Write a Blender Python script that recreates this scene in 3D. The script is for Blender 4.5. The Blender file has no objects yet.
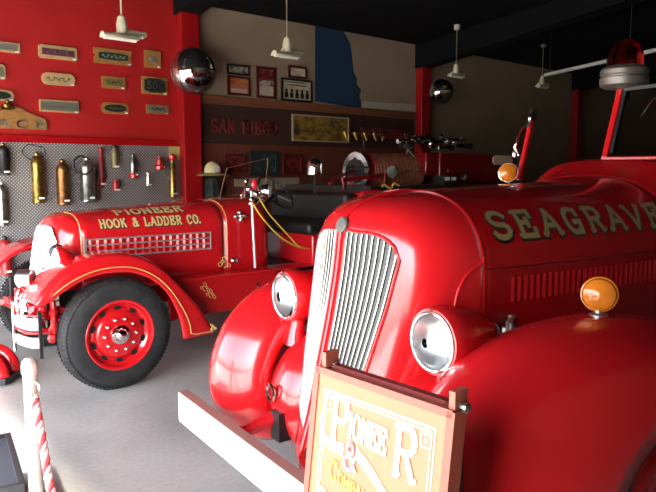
import bpy, math, random
from mathutils import Vector, Matrix
random.seed(4)
SC = bpy.context.scene; COL = SC.collection
PI = math.pi
# ------------------------------------------------------------------ camera model (used for measuring the room)
F, CX, CY, H = 650.0, 328.0, 246.0, 1.8
PIT = math.atan(75/650.0)
HEAD = math.atan(772*math.cos(PIT)/F)
def ray(x, y):
    l = (x-CX)/F; u = -(y-CY)/F
    d = math.cos(PIT)+u*math.sin(PIT); z = -math.sin(PIT)+u*math.cos(PIT)
    return Vector((l*math.sin(HEAD)+d*math.cos(HEAD), -l*math.cos(HEAD)+d*math.sin(HEAD), z))
def onY(x, y, Y): r = ray(x, y); t = Y/r.y; return Vector((r.x*t, Y, H+r.z*t))
def onZ(x, y, Z): r = ray(x, y); t = (Z-H)/r.z; return Vector((r.x*t, r.y*t, Z))
# ------------------------------------------------------------------ materials
MATS = {}
def new_mat(name):
    m = bpy.data.materials.new(name); m.use_nodes = True; MATS[name] = m
    return m, m.node_tree, m.node_tree.nodes['Principled BSDF']
def setp(b, **k):
    for a, v in k.items():
        i = b.inputs[a.replace('_', ' ')]
        i.default_value = (*v, 1) if isinstance(v, tuple) and len(v) == 3 else v
def mat(name, col, rough=.5, metal=0., **k):
    m, nt, b = new_mat(name); setp(b, Base_Color=tuple(col), Roughness=rough, Metallic=metal, **k); 
    return m
def coords(nt, scale=(1, 1, 1), rot=(0, 0, 0)):
    t = nt.nodes.new('ShaderNodeTexCoord'); mp = nt.nodes.new('ShaderNodeMapping')
    mp.inputs['Scale'].default_value = scale; mp.inputs['Rotation'].default_value = rot
    nt.links.new(t.outputs['Object'], mp.inputs['Vector']); return mp.outputs['Vector']
def noise_mat(name, c1, c2, scale, rough=.6, metal=0, vec=(1, 1, 1), bump=0, detail=5, lo=.35, hi=.65, **k):
    m, nt, b = new_mat(name); setp(b, Roughness=rough, Metallic=metal, **k)
    n = nt.nodes.new('ShaderNodeTexNoise'); n.inputs['Scale'].default_value = scale; n.inputs['Detail'].default_value = detail
    nt.links.new(coords(nt, vec), n.inputs['Vector'])
    r = nt.nodes.new('ShaderNodeValToRGB'); e = r.color_ramp.elements
    e[0].position = lo; e[0].color = (*c1, 1); e[1].position = hi; e[1].color = (*c2, 1)
    nt.links.new(n.outputs['Fac'], r.inputs['Fac']); nt.links.new(r.outputs['Color'], b.inputs['Base Color'])
    if bump:
        bp = nt.nodes.new('ShaderNodeBump'); bp.inputs['Strength'].default_value = bump; bp.inputs['Distance'].default_value = .01
        nt.links.new(n.outputs['Fac'], bp.inputs['Height']); nt.links.new(bp.outputs['Normal'], b.inputs['Normal'])
    return m
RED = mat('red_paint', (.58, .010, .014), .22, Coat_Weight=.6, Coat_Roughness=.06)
RED2 = mat('engine_red_shaded', (.36, .004, .006), .25, Coat_Weight=.55, Coat_Roughness=.08)  # darker copy of the red, bonnet-side shade put into its colour
DIMRED = mat('rear_red_shaded', (.17, .004, .006), .28, Coat_Weight=.4)  # engine red darkened for rear equipment, light falloff painted into the colour
DRED = mat('dark_red_paint', (.22, .008, .010), .35)
CHROME = mat('chrome', (.82, .82, .80), .10, 1.)
STEEL = mat('brushed_steel', (.55, .55, .53), .35, 1.)
BLACK = mat('black_paint', (.012, .012, .013), .4)
BLKLEA = noise_mat('black_leather', (.006, .006, .0065), (.013, .012, .012), 60, .5, bump=.2)
RUB = noise_mat('rubber', (.009, .009, .0095), (.022, .022, .023), 14, .75)
GOLD = mat('gold_leaf', (.75, .50, .16), .45, .25)
BRASS = noise_mat('old_brass', (.20, .12, .03), (.40, .26, .07), 18, .32, .9)
COPPER = noise_mat('worn_copper', (.20, .085, .03), (.36, .16, .06), 16, .38, .85)
NICK = noise_mat('dull_nickel', (.22, .22, .20), (.38, .38, .34), 14, .3, .9)
CANR = mat('extinguisher_red', (.34, .015, .012), .35)
WHITE = mat('white_paint', (.62, .60, .57), .5)
CREAM = mat('cream_enamel', (.62, .57, .40), .4)
WOOD = noise_mat('plaque_oak', (.26, .12, .03), (.40, .20, .06), 9, .5, vec=(1, 1, 8))
PALE = noise_mat('pale_plaque_wood', (.40, .27, .12), (.52, .37, .18), 9, .5, vec=(1, 1, 8))
AMBER = mat('amber_lens', (.95, .27, .02), .12, Coat_Weight=.5, Transmission_Weight=.35)
def glassmat(name, col, rough=.0, ior=1.45):
    m, nt, b = new_mat(name); setp(b, Base_Color=col, Roughness=rough, Transmission_Weight=1., IOR=ior); return m
GLASS = glassmat('clear_glass', (.95, .97, .97), ior=1.12)
REDGL = glassmat('red_glass', (.55, .02, .02), .05)
ROPE = mat('yellow_rope', (.70, .42, .05), .7)
HOSE = noise_mat('rust_hose', (.20, .055, .025), (.33, .10, .05), 20, .75, bump=.3)
GRILG = mat('grille_grey', (.085, .085, .078), .6)
MAROON = mat('maroon_wood', (.17, .022, .02), .4)
PEACH = mat('sign_face', (.40, .150, .068), .5)
SIGNW = mat('sign_cream', (.80, .70, .48), .5)
SIGNY = mat('sign_yellow', (.72, .50, .07), .5)
SIGNP = mat('sign_pink', (.66, .34, .42), .5)
GREYB = mat('grey_mesh', (.07, .068, .06), .6, .3)
MAPB = mat('map_blue', (.010, .035, .085), .8)
CEIL = mat('ceiling_black', (.004, .004, .0045), .9, Specular_IOR_Level=.15)
BEIGE = noise_mat('beige_wall', (.29, .215, .145), (.33, .245, .165), 2.2, .85)
PALEW = mat('pale_strip', (.44, .40, .33), .8)
PILR = mat('pillar_red', (.33, .005, .007), .35)
REDW = noise_mat('red_wall', (.38, .008, .009), (.43, .011, .011), 1.5, .55)
BAND = mat('brown_band', (.050, .022, .018), .55)
RAILW = noise_mat('rail_wood', (.15, .05, .022), (.22, .075, .035), 6, .5, vec=(.3, 1, 8))
PANELW = noise_mat('panel_wood', (.13, .032, .018), (.17, .045, .026), 5, .55, vec=(8, 1, .4))
TEAL = mat('teal_card', (.06, .12, .12), .6)
def floor_mat():
    m, nt, b = new_mat('polished_concrete'); v = coords(nt)
    n = nt.nodes.new('ShaderNodeTexNoise'); n.inputs['Scale'].default_value = .9; n.inputs['Detail'].default_value = 8; n.inputs['Distortion'].default_value = .6
    n2 = nt.nodes.new('ShaderNodeTexNoise'); n2.inputs['Scale'].default_value = 30; n2.inputs['Detail'].default_value = 6
    nt.links.new(v, n.inputs['Vector']); nt.links.new(v, n2.inputs['Vector'])
    mx = nt.nodes.new('ShaderNodeMix'); mx.data_type = 'FLOAT'; mx.inputs[0].default_value = .3
    nt.links.new(n.outputs['Fac'], mx.inputs[2]); nt.links.new(n2.outputs['Fac'], mx.inputs[3])
    r = nt.nodes.new('ShaderNodeValToRGB'); e = r.color_ramp.elements
    e[0].position = .35; e[0].color = (.30, .29, .27, 1); e[1].position = .66; e[1].color = (.50, .485, .455, 1)
    nt.links.new(mx.outputs[0], r.inputs['Fac']); nt.links.new(r.outputs['Color'], b.inputs['Base Color'])
    rr = nt.nodes.new('ShaderNodeMapRange'); rr.inputs[3].default_value = .28; rr.inputs[4].default_value = .5
    nt.links.new(n.outputs['Fac'], rr.inputs[0]); nt.links.new(rr.outputs[0], b.inputs['Roughness'])
    return m
FLOORM = floor_mat()
def plate_mat():
    m, nt, b = new_mat('diamond_plate'); setp(b, Metallic=.75, Roughness=.38)
    def chk(rot):
        v = coords(nt, (1, 1, 1), (0, rot, 0)); w = nt.nodes.new('ShaderNodeTexWave'); w.wave_type = 'BANDS'; w.bands_direction = 'X'
        w.inputs['Scale'].default_value = 11.5; nt.links.new(v, w.inputs['Vector']); return w.outputs['Fac']
    mm = nt.nodes.new('ShaderNodeMath'); mm.operation = 'MULTIPLY'
    nt.links.new(chk(PI/4), mm.inputs[0]); nt.links.new(chk(-PI/4), mm.inputs[1])
    r = nt.nodes.new('ShaderNodeValToRGB'); e = r.color_ramp.elements
    e[0].position = .25; e[0].color = (.26, .25, .27, 1); e[1].position = .55; e[1].color = (.72, .70, .73, 1)
    nt.links.new(mm.outputs[0], r.inputs['Fac']); nt.links.new(r.outputs['Color'], b.inputs['Base Color'])
    bp = nt.nodes.new('ShaderNodeBump'); bp.inputs['Strength'].default_value = .6; bp.inputs['Distance'].default_value = .01
    nt.links.new(mm.outputs[0], bp.inputs['Height']); nt.links.new(bp.outputs['Normal'], b.inputs['Normal'])
    return m
PLATE = plate_mat()
# ------------------------------------------------------------------ mesh builder
def basis(axis):
    a = Vector(axis).normalized(); h = Vector((0, 0, 1)) if abs(a.z) < .9 else Vector((1, 0, 0))
    x = h.cross(a).normalized(); return x, a.cross(x), a
class MB:
    def __init__(s): s.v = []; s.f = []; s.m = []
    def add(s, vs, fs, m=0):
        o = len(s.v); s.v += [tuple(p) for p in vs]; s.f += [[o+i for i in f] for f in fs]; s.m += [m]*len(fs); return s
    def bx(s, x0, x1, y0, y1, z0, z1, m=0):
        v = [(x, y, z) for x in (x0, x1) for y in (y0, y1) for z in (z0, z1)]
        return s.add(v, [(0, 1, 3, 2), (4, 6, 7, 5), (0, 4, 5, 1), (2, 3, 7, 6), (0, 2, 6, 4), (1, 5, 7, 3)], m)
    def obx(s, c, ex, ey, ez, m=0):   # oriented box, half extents as vectors
        c, ex, ey, ez = map(Vector, (c, ex, ey, ez))
        v = [c+ex*a+ey*b+ez*d for a in (-1, 1) for b in (-1, 1) for d in (-1, 1)]
        return s.add(v, [(0, 1, 3, 2), (4, 6, 7, 5), (0, 4, 5, 1), (2, 3, 7, 6), (0, 2, 6, 4), (1, 5, 7, 3)], m)
    def bar(s, p0, p1, w, h, m=0):
        p0, p1 = Vector(p0), Vector(p1); x, y, a = basis(p1-p0)
        return s.obx((p0+p1)/2, (p1-p0)/2, x*w/2, y*h/2, m)
    def lathe(s, prof, org=(0, 0, 0), axis=(0, 0, 1), n=24, m=0, sc=(1, 1), cap=True):   # prof: (radius, height)
        x, y, a = basis(axis); org = Vector(org); vs = []; fs = []
        for r, h in prof:
            for k in range(n):
                t = 2*PI*k/n; vs.append(org+a*h+x*(r*math.cos(t)*sc[0])+y*(r*math.sin(t)*sc[1]))
        for i in range(len(prof)-1):
            for k in range(n):
                j = (k+1) % n; fs.append((i*n+k, i*n+j, (i+1)*n+j, (i+1)*n+k))
        if cap and prof[0][0] > 1e-4: fs.append(tuple(range(n))[::-1])
        if cap and prof[-1][0] > 1e-4: fs.append(tuple((len(prof)-1)*n+k for k in range(n)))
        return s.add(vs, fs, m)
    def cyl(s, p0, p1, r, r1=None, n=16, m=0):
        p0, p1 = Vector(p0), Vector(p1); L = (p1-p0).length
        return s.lathe([(r, 0), (r if r1 is None else r1, L)], p0, p1-p0, n, m)
    def ball(s, c, r, n=16, m=0, sc=(1, 1, 1)):
        vs = []; fs = []; k = n//2
        for i in range(k+1):
            for j in range(n):
                a = PI*i/k; b = 2*PI*j/n
                vs.append((c[0]+r*sc[0]*math.sin(a)*math.cos(b), c[1]+r*sc[1]*math.sin(a)*math.sin(b), c[2]+r*sc[2]*math.cos(a)))
        for i in range(k):
            for j in range(n):
                q = (j+1) % n; fs.append((i*n+j, (i+1)*n+j, (i+1)*n+q, i*n+q))
        return s.add(vs, fs, m)
    def tube(s, pts, r, n=8, closed=False, m=0):
        P = [Vector(p) for p in pts]; N = len(P); vs = []; fs = []; px = None
        for i in range(N):
            if closed: t = P[(i+1) % N]-P[i-1]
            else: t = P[min(i+1, N-1)]-P[max(i-1, 0)]
            t.normalize()
            if px is None: px = basis(t)[0]
            px = (px-t*px.dot(t)).normalized(); py = t.cross(px)
            rr = r[i] if isinstance(r, (list, tuple)) else r
            for k in range(n):
                a = 2*PI*k/n; vs.append(P[i]+px*rr*math.cos(a)+py*rr*math.sin(a))
        for i in range(N if closed else N-1):
            for k in range(n):
                j = (k+1) % n; q = (i+1) % N; fs.append((i*n+k, i*n+j, q*n+j, q*n+k))
        if not closed: fs += [tuple(range(n))[::-1], tuple((N-1)*n+k for k in range(n))]
        return s.add(vs, fs, m)
    def grid(s, fn, us, vs_, m=0):
        V = [fn(a, b) for a in us for b in vs_]; n = len(vs_)
        return s.add(V, [(i*n+j, i*n+j+1, (i+1)*n+j+1, (i+1)*n+j) for i in range(len(us)-1) for j in range(n-1)], m)
    def prism(s, poly, org, ex, ey, depth, m=0):
        org, ex, ey = Vector(org), Vector(ex), Vector(ey); nz = ex.cross(ey).normalized()*depth; n = len(poly)
        V = [org+ex*a+ey*b for a, b in poly]; V += [p+nz for p in V]
        return s.add(V, [tuple(range(n))[::-1], tuple(range(n, 2*n))]+[(i, (i+1) % n, n+(i+1) % n, n+i) for i in range(n)], m)
    def build(s, name, mats, parent=None, loc=None, solid=0, bevel=0, smooth=True, ang=35, sub=0):
        me = bpy.data.meshes.new(name); me.from_pydata(s.v, [], s.f)
        if not isinstance(mats, (list, tuple)): mats = [mats]
        for m in mats: me.materials.append(m)
        for p, i in zip(me.polygons, s.m): p.material_index = i
        me.validate(); me.update()
        import bmesh
        bm = bmesh.new(); bm.from_mesh(me); bmesh.ops.remove_doubles(bm, verts=bm.verts, dist=1e-5)
        bmesh.ops.recalc_face_normals(bm, faces=bm.faces); bm.to_mesh(me); bm.free()
        if smooth:
            for p in me.polygons: p.use_smooth = True
            me.set_sharp_from_angle(angle=math.radians(ang))
        o = bpy.data.objects.new(name, me); COL.objects.link(o)
        if parent: o.parent = parent
        if loc is not None: o.location = loc
        if bevel:
            b = o.modifiers.new('bevel', 'BEVEL'); b.width = bevel; b.segments = 2; b.limit_method = 'ANGLE'
        if sub:
            b = o.modifiers.new('sub', 'SUBSURF'); b.levels = sub; b.render_levels = sub
        if solid:
            b = o.modifiers.new('solid', 'SOLIDIFY'); b.thickness = abs(solid); b.offset = -1 if solid > 0 else 1
        return o
def tag(o, label=None, cat=None, group=None, kind=None):
    if label: o['label'] = label
    if cat: o['category'] = cat
    if group: o['group'] = group
    if kind: o['kind'] = kind
    return o
def empty(name, loc, label, cat, rz=0, group=None):
    o = bpy.data.objects.new(name, None); COL.objects.link(o); o.empty_display_size = .1
    o.location = loc; o.rotation_euler = (0, 0, rz); return tag(o, label, cat, group)
def copy_tree(o, parent=None):
    c = o.copy(); COL.objects.link(c); c.parent = parent
    for ch in [x for x in bpy.data.objects if x.parent == o]: copy_tree(ch, c)
    return c
def frange(a, b, n): return [a+(b-a)*i/(n-1) for i in range(n)]
def interp(tab, x):
    if x <= tab[0][0]: return tab[0][1]
    for (a, p), (b, q) in zip(tab, tab[1:]):
        if x <= b:
            t = (x-a)/(b-a); return p+(q-p)*t
    return tab[-1][1]
def smoothpath(P, k=4):   # Catmull-Rom
    out = []; P = [Vector(p) for p in P]; n = len(P)
    for i in range(n-1):
        a, b, c, d = P[max(i-1, 0)], P[i], P[i+1], P[min(i+2, n-1)]
        for j in range(k):
            t = j/k; out.append(.5*((2*b)+(c-a)*t+(2*a-5*b+4*c-d)*t*t+(3*b-a-3*c+d)*t**3))
    return out+[P[-1]]
def smoothpath_2(P): return [(p.x, p.y) for p in smoothpath([(a, b, 0) for a, b in P], 4)]
# ------------------------------------------------------------------ slab letter strokes
def arc(cx, cy, rx, ry, a0, a1, n=8): return [(cx+rx*math.cos(math.radians(a0+(a1-a0)*i/n)), cy+ry*math.sin(math.radians(a0+(a1-a0)*i/n))) for i in range(n+1)]
S_ = arc(.5, .74, .38, .26, 20, 270, 8)+arc(.5, .25, .40, .25, 90, -160, 8)[1:]
GLY = {
 'A': ([[(.05, 0), (.5, 1), (.95, 0)], [(.22, .34), (.78, .34)]], [(.05, 0), (.95, 0)]),
 'B': ([[(.15, 0), (.15, 1), (.6, 1)]+arc(.6, .76, .25, .24, 90, -90, 6)+[(.15, .52), (.62, .52)]+arc(.62, .26, .3, .26, 90, -90, 6)+[(.15, 0)]], []),
 'C': ([arc(.55, .5, .45, .5, 50, 310, 12), [(.86, .95), (.86, .7)]], []),
 'D': ([[(.15, 0), (.15, 1), (.45, 1)]+arc(.45, .5, .45, .5, 90, -90, 10)+[(.05, 0)], [(.02, 1), (.2, 1)]], []),
 'E': ([[(.9, .24), (.9, 0), (.18, 0), (.18, 1), (.87, 1), (.87, .76)], [(.18, .52), (.62, .52)], [(.62, .66), (.62, .38)]], [(.12, 0), (.12, 1)]),
 'F': ([[(.18, 0), (.18, 1), (.9, 1), (.9, .74)], [(.18, .52), (.62, .52)], [(.62, .66), (.62, .38)]], [(.18, 0), (.12, 1)]),
 'G': ([arc(.52, .5, .44, .5, 50, 320, 12), [(.86, 0), (.86, .42), (.55, .42)], [(.84, .95), (.84, .72)]], []),
 'H': ([[(.15, 0), (.15, 1)], [(.85, 0), (.85, 1)], [(.15, .5), (.85, .5)]], [(.15, 0), (.15, 1), (.85, 0), (.85, 1)]),
 'I': ([[(.5, 0), (.5, 1)]], [(.5, 0), (.5, 1)]),
 'K': ([[(.18, 0), (.18, 1)], [(.85, 1), (.2, .42)], [(.42, .62), (.9, 0)]], [(.18, 0), (.18, 1), (.82, 1), (.88, 0)]),
 'L': ([[(.2, 1), (.2, 0), (.88, 0), (.88, .28)]], [(.2, 1), (.12, 0)]),
 'M': ([[(.08, 0), (.08, 1), (.5, .3), (.92, 1), (.92, 0)]], [(.08, 0), (.92, 0)]),
 'N': ([[(.15, 0), (.15, 1), (.85, 0), (.85, 1)]], [(.15, 0), (.1, 1), (.85, 1)]),
 'O': ([arc(.5, .5, .45, .5, 0, 360, 16)], []),
 'P': ([[(.18, 0), (.18, 1), (.55, 1)]+arc(.58, .74, .3, .26, 90, -90, 6)+[(.18, .48)]], [(.18, 0), (.12, 1)]),
 'R': ([[(.18, 0), (.18, 1), (.55, 1)]+arc(.58, .75, .28, .25, 90, -90, 6)+[(.18, .5)], [(.5, .5), (.88, 0)]], [(.18, 0), (.12, 1), (.88, 0)]),
 'S': ([S_], []),
 'T': ([[(.5, 0), (.5, 1)], [(.08, .76), (.08, 1), (.92, 1), (.92, .76)]], [(.5, 0)]),
 'V': ([[(.05, 1), (.5, 0), (.95, 1)]], [(.05, 1), (.95, 1)]),
 'W': ([[(.03, 1), (.27, 0), (.5, .8), (.73, 0), (.97, 1)]], [(.05, 1), (.95, 1)]),
 'Y': ([[(.08, 1), (.5, .45), (.92, 1)], [(.5, .45), (.5, 0)]], [(.08, 1), (.92, 1), (.5, 0)]),
 '2': ([arc(.5, .72, .36, .28, 160, -40, 8)+[(.12, 0), (.9, 0)]], []),
 '5': ([[(.85, 1), (.25, 1), (.2, .58)]+arc(.48, .32, .38, .32, 120, -150, 9)], []),
 '0': ([arc(.5, .5, .36, .5, 0, 360, 14)], []),
 '1': ([[(.25, .8), (.5, 1), (.5, 0)]], [(.5, 0)]),
 '&': ([[(.95, .05), (.3, .72)]+arc(.48, .8, .2, .2, 200, -40, 8)+[(.2, .4)]+arc(.42, .25, .32, .25, 160, 360, 8)+[(.85, .5)]], []),
 '.': ([[(.2, .0), (.2, .1)]], []),
}
def text_quads(txt, h, w, gap, t, serif=True, step=.04, space=.6):
    """list of quads in the text plane; h letter height, w letter width, t stroke width"""
    out = []; x0 = 0
    for ch in txt:
        if ch == ' ': x0 += (w+gap)*space; continue
        ww = w*(.45 if ch in 'I.' else 1.15 if ch in 'MW' else 1)
        strokes, ser = GLY[ch]
        segs = []
        for pl in strokes:
            pts = [(x0+p[0]*ww, p[1]*h) for p in pl]
            for a, b in zip(pts, pts[1:]): segs.append((a, b, t, t*.45))
        if serif:
            for sx, sy in ser:
                cx = x0+sx*ww; cy = sy*h+(t*.2 if sy < .5 else -t*.2)
                segs.append(((cx-w*.17, cy), (cx+w*.17, cy), t*.6, 0))
        for a, b, tt, ext in segs:
            dx, dy = b[0]-a[0], b[1]-a[1]; L = math.hypot(dx, dy)
            if L < 1e-6: continue
            dx /= L; dy /= L; a = (a[0]-dx*ext, a[1]-dy*ext); L += 2*ext; n = max(1, int(L/step)); nx, ny = -dy*tt/2, dx*tt/2
            for k in range(n):
                p = (a[0]+dx*L*k/n, a[1]+dy*L*k/n); q = (a[0]+dx*L*(k+1)/n, a[1]+dy*L*(k+1)/n)
                out.append([(p[0]-nx, p[1]-ny), (q[0]-nx, q[1]-ny), (q[0]+nx, q[1]+ny), (p[0]+nx, p[1]+ny)])
        x0 += ww+gap
    return out, x0-gap
def lettering(mb, txt, h, w, gap, t, fn, m=0, **k):
    qs, L = text_quads(txt, h, w, gap, t, **k)
    for q in qs: mb.add([fn(*p) for p in q], [(0, 1, 2, 3)], m)
    return L
# ================================================================== THE ROOM
YW = 8.2; X0 = -.8; X1 = 21.; YB = -5.; ZW = 4.07
DY0, DY1, DZ = -.15, 7.6, 2.75
def struct(o): o['kind'] = 'structure'; return o
P1, P2, P3 = 4.40, 9.16, 14.6      # pillar centres along the wall
struct(MB().bx(X0-.3, X1, YB, YW+.2, -.1, 0).build('floor', FLOORM, smooth=False))
APRON = noise_mat('outdoor_concrete', (.52, .50, .47), (.62, .60, .56), 1.2, .8)
struct(MB().bx(X0-26, X0-.3, YB-22, YW+22, -.14, -.012).build('ground', APRON, smooth=False))
# ceiling follows a shallow roof pitch up from the picture wall
def zc(y): return ZW+(YW-y)*.085
cm = MB(); cm.add([(X0-.3, YW+.2, zc(YW+.2)), (X1, YW+.2, zc(YW+.2)), (X1, YB, zc(YB)), (X0-.3, YB, zc(YB)),
                   (X0-.3, YW+.2, zc(YW+.2)+.15), (X1, YW+.2, zc(YW+.2)+.15), (X1, YB, zc(YB)+.15), (X0-.3, YB, zc(YB)+.15)],
                  [(0, 1, 2, 3), (4, 5, 6, 7), (0, 1, 5, 4), (1, 2, 6, 5), (2, 3, 7, 6), (3, 0, 4, 7)])
struct(cm.build('ceiling', CEIL, smooth=False))
WZ = 2.13
struct(MB().bx(X0-.3, P1, YW, YW+.18, 0, 4.2).build('wall_left', REDW, smooth=False))
struct(MB().bx(P1, X1, YW, YW+.18, 0, 4.2).build('wall_back', BEIGE, smooth=False))
struct(MB().bx(X1, X1+.15, YB, YW+.2, 0, 5.4).build('wall_far', BEIGE, smooth=False))
struct(MB().bx(X0-.3, X1, YB-.15, YB, 0, 5.4).build('wall_right', BEIGE, smooth=False))
# front wall of the engine bay with the wide open door
fm = MB(); fm.bx(X0-.3, X0, YB, DY0, 0, 5.4); fm.bx(X0-.3, X0, DY1, YW, 0, 5.4); fm.bx(X0-.3, X0, DY0, DY1, DZ, 5.4)
struct(fm.build('wall_front', BEIGE, smooth=False))
struct(MB().bx(X0, 4.27, YW-.02, YW, .0, WZ).build('trim_1', PLATE, smooth=False))          # diamond plate wainscot
struct(MB().bx(X0, 4.27, YW-.045, YW, WZ, WZ+.09).build('trim_2', RED2, smooth=False, bevel=.008))
struct(MB().bx(4.6, 9.0, YW-.06, YW, 2.74, 2.86).build('trim_3', RAILW, smooth=False, bevel=.008))
struct(MB().bx(4.6, 9.0, YW-.025, YW, 2.19, 2.74).build('trim_4', BAND, smooth=False))
struct(MB().bx(4.6, 9.0, YW-.03, YW, 0, 2.19).build('trim_5', PANELW, smooth=False))
struct(MB().bx(4.58, 4.66, YW-.05, YW-.03, 2.14, 2.19).build('trim_6', RAILW, smooth=False)) if 0 else None
for i, (px, hh) in enumerate(((P1, 3.9), (P2, 3.66), (P3, 3.7))):
    w = (.135, .115, .12)[i]
    pm = MB().bx(px-w, px+w, YW-.16, YW, 0, hh); pm.bx(px-w-.03, px+w+.03, YW-.19, YW, 0, .03)
    tag(pm.build('pillar', PILR, smooth=False, bevel=.01),
        ['red steel pillar beside the red plaque wall, nearest of the three', 'red pillar at the right end of the brown lettered band', 'farthest red pillar, seen dimly left of the beacon'][i], 'pillar', kind='structure')
    bz = hh+.02
    bm = MB(); sl = .16 if i == 0 else .12
    y0, y1 = YW, 2.0
    V = []
    for y in (y0, y1):
        z = hh+(YW-.15-y)*sl
        for x in (px-w-.03, px+w+.03):
            V += [(x, y, z), (x, y, max(z+.5, zc(y)+.05))]
    bm.add(V, [(0, 1, 3, 2), (4, 6, 7, 5), (0, 4, 5, 1), (2, 3, 7, 6), (0, 2, 6, 4), (1, 5, 7, 3)])
    struct(bm.build('ceiling_beam', CEIL, smooth=False))
# --- things on the wall: helper puts a rectangle from its corners in the photo onto the wall plane
def wrect(x0, y0, x1, y1, Y=YW): a = onY(x0, (y0), Y); b = onY(x1, y1, Y); return a.x, b.x, b.z, a.z
def wall_text(mb, txt, cx, cz, h, w, gap, t, y, m=0, serif=True):
    L = text_quads(txt, h, w, gap, t, serif)[1]
    lettering(mb, txt, h, w, gap, t, lambda a, b: (cx-L/2+a, y, cz-h/2+b), m, serif=serif)
def rrect(w, h, r, n=5):
    out = []
    for cx, cy, a in ((w/2-r, h/2-r, 0), (-w/2+r, h/2-r, 90), (-w/2+r, -h/2+r, 180), (w/2-r, -h/2+r, 270)):
        out += arc(cx, cy, r, r, a, a+90, n)
    return out
EX, EZ = Vector((1, 0, 0)), Vector((0, 0, 1))
TAGM = mat('paper_tag', (.85, .85, .82), .6)
def plaque(px, py, wpx, hpx, shape, wood, face, ins, txt, tcol, label, th=.028):
    c = onY(px, py, YW); a, b = onY(px-wpx/2, py, YW), onY(px+wpx/2, py, YW); w = (b.x-a.x)
    h = onY(px, py-hpx/2, YW).z-onY(px, py+hpx/2, YW).z
    t = empty('wall_plaque', (c.x, YW-.001, c.z), label, 'plaque', group='wooden nameplate plaques on the red wall')
    def pl(w_, h_, sh):
        if sh == 'round': return rrect(w_, h_, h_*.48)
        if sh == 'oval': return [(w_/2*math.cos(2*PI*k/28), h_/2*math.sin(2*PI*k/28)) for k in range(28)]
        if sh == 'soft': return rrect(w_, h_, h_*.2)
        if sh == 'notch': k = h_*.14; return [(w_/2, -h_/2), (w_/2, -k), (w_/2-k, 0), (w_/2, k), (w_/2, h_/2), (-w_/2, h_/2), (-w_/2, k), (-w_/2+k, 0), (-w_/2, -k), (-w_/2, -h_/2)]
        if sh == 'barrel': return [(-w_/2, -h_*.36), (-w_*.25, -h_*.48), (w_*.25, -h_*.48), (w_/2, -h_*.36), (w_/2, h_*.36), (w_*.25, h_*.5), (-w_*.25, h_*.5), (-w_/2, h_*.36)]
        return rrect(w_, h_, .012)
    MB().prism(pl(w, h, shape)[::-1], (0, 0, 0), EX, -EZ, -th).build('board', wood, t, bevel=.004) if 0 else MB().prism(pl(w, h, shape), (0, 0, 0), EX, EZ, th).build('board', wood, t, smooth=False)
    if face is not None:
        MB().prism(pl(w*ins[0], h*ins[1], ins[2]), (0, -th, 0), EX, EZ, .008).build('nameplate', face, t, smooth=False)
    if txt:
        n = len(txt); lh = h*ins[1]*.45 if face is not None else h*.42; lw = w*ins[0]*.86/n*.8
        mb = MB(); wall_text(mb, txt, 0, 0, lh, lw, lw*.25, lh*.17, -th-.0095, serif=False); mb.build('lettering', tcol, t, smooth=False)
    tg = MB(); tg.bx(w/2-.055, w/2-.015, -th-.004, -th, -h/2+.008, -h/2+.025); tg.build('paper_tag', TAGM, t, smooth=False)
    return t
DK = mat('plate_black', (.02, .025, .02), .35); PUR = mat('plate_purple', (.16, .03, .07), .4); GRN = mat('plate_green', (.02, .05, .035), .4)
TIN = mat('plate_tin', (.28, .27, .22), .4, .6); OLIVE = mat('plate_olive', (.16, .13, .04), .4); SILV = mat('plate_silver', (.6, .58, .55), .3, .8)
plaque(57, 53, 37, 13, 'soft', PALE, PUR, (.82, .5, 'soft'), 'NNNNNN', GRN, 'light wooden plaque with purple script emblem, top row of the red wall') if 0 else None
plaque(57.5, 53, 38, 13, 'soft', PALE, PUR, (.85, .48, 'notch'), None, None, 'rounded wooden plaque with a ragged purple script emblem, top left on red wall')
plaque(112.5, 57, 37, 15, 'notch', WOOD, GRN, (.80, .5, 'barrel'), None, None, 'wide wooden plaque with notched ends and a long dark green nameplate')
plaque(152, 59.5, 16, 17, 'rect', WOOD, SILV, (.5, .35, 'oval'), None, None, 'small square wooden plaque with a silver emblem beside the convex mirror')
plaque(58, 79.5, 33, 12, 'round', PALE, None, (.8, .6, 'rect'), None, None, 'light wooden plaque with rounded ends and thin dark green handwriting')
plaque(113, 83, 23, 12, 'rect', WOOD, OLIVE, (.76, .55, 'rect'), None, None, 'small rectangular wooden plaque with dull olive nameplate, middle of the wall')
plaque(154, 86, 25, 17, 'rect', WOOD, DK, (.84, .84, 'barrel'), '500', SILV, 'wooden plaque with a black barrel-shaped nameplate reading 500')
plaque(59, 106.5, 39, 12, 'rect', PALE, TIN, (.95, .72, 'rect'), None, None, 'long rectangular plaque almost covered by a plain grey metal nameplate')
plaque(114.5, 108.5, 27, 11, 'round', WOOD, DK, (.82, .68, 'oval'), None, None, 'wooden plaque with rounded ends around a dark oval nameplate')
plaque(157, 109.5, 22, 9, 'rect', WOOD, TIN, (.88, .72, 'rect'), 'OTIS' if 0 else None, DK, 'smallest wooden plaque with grey lettered nameplate, lowest of the right column')
plaque(6.5, 47.5, 26, 10, 'rect', PALE, SILV, (.7, .6, 'rect'), None, None, 'wooden plaque with a bright metal nameplate, cut by the left edge, top')
plaque(-1, 72, 12, 15, 'soft', PALE, TIN, (.6, .6, 'rect'), None, None, 'pale wooden plaque mostly outside the left edge, second row')
plaque(0, 95.5, 27, 11, 'round', PALE, DK, (.75, .7, 'oval'), None, None, 'pale rounded plaque with a black oval at the left edge, above the largest plaque')
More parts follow.
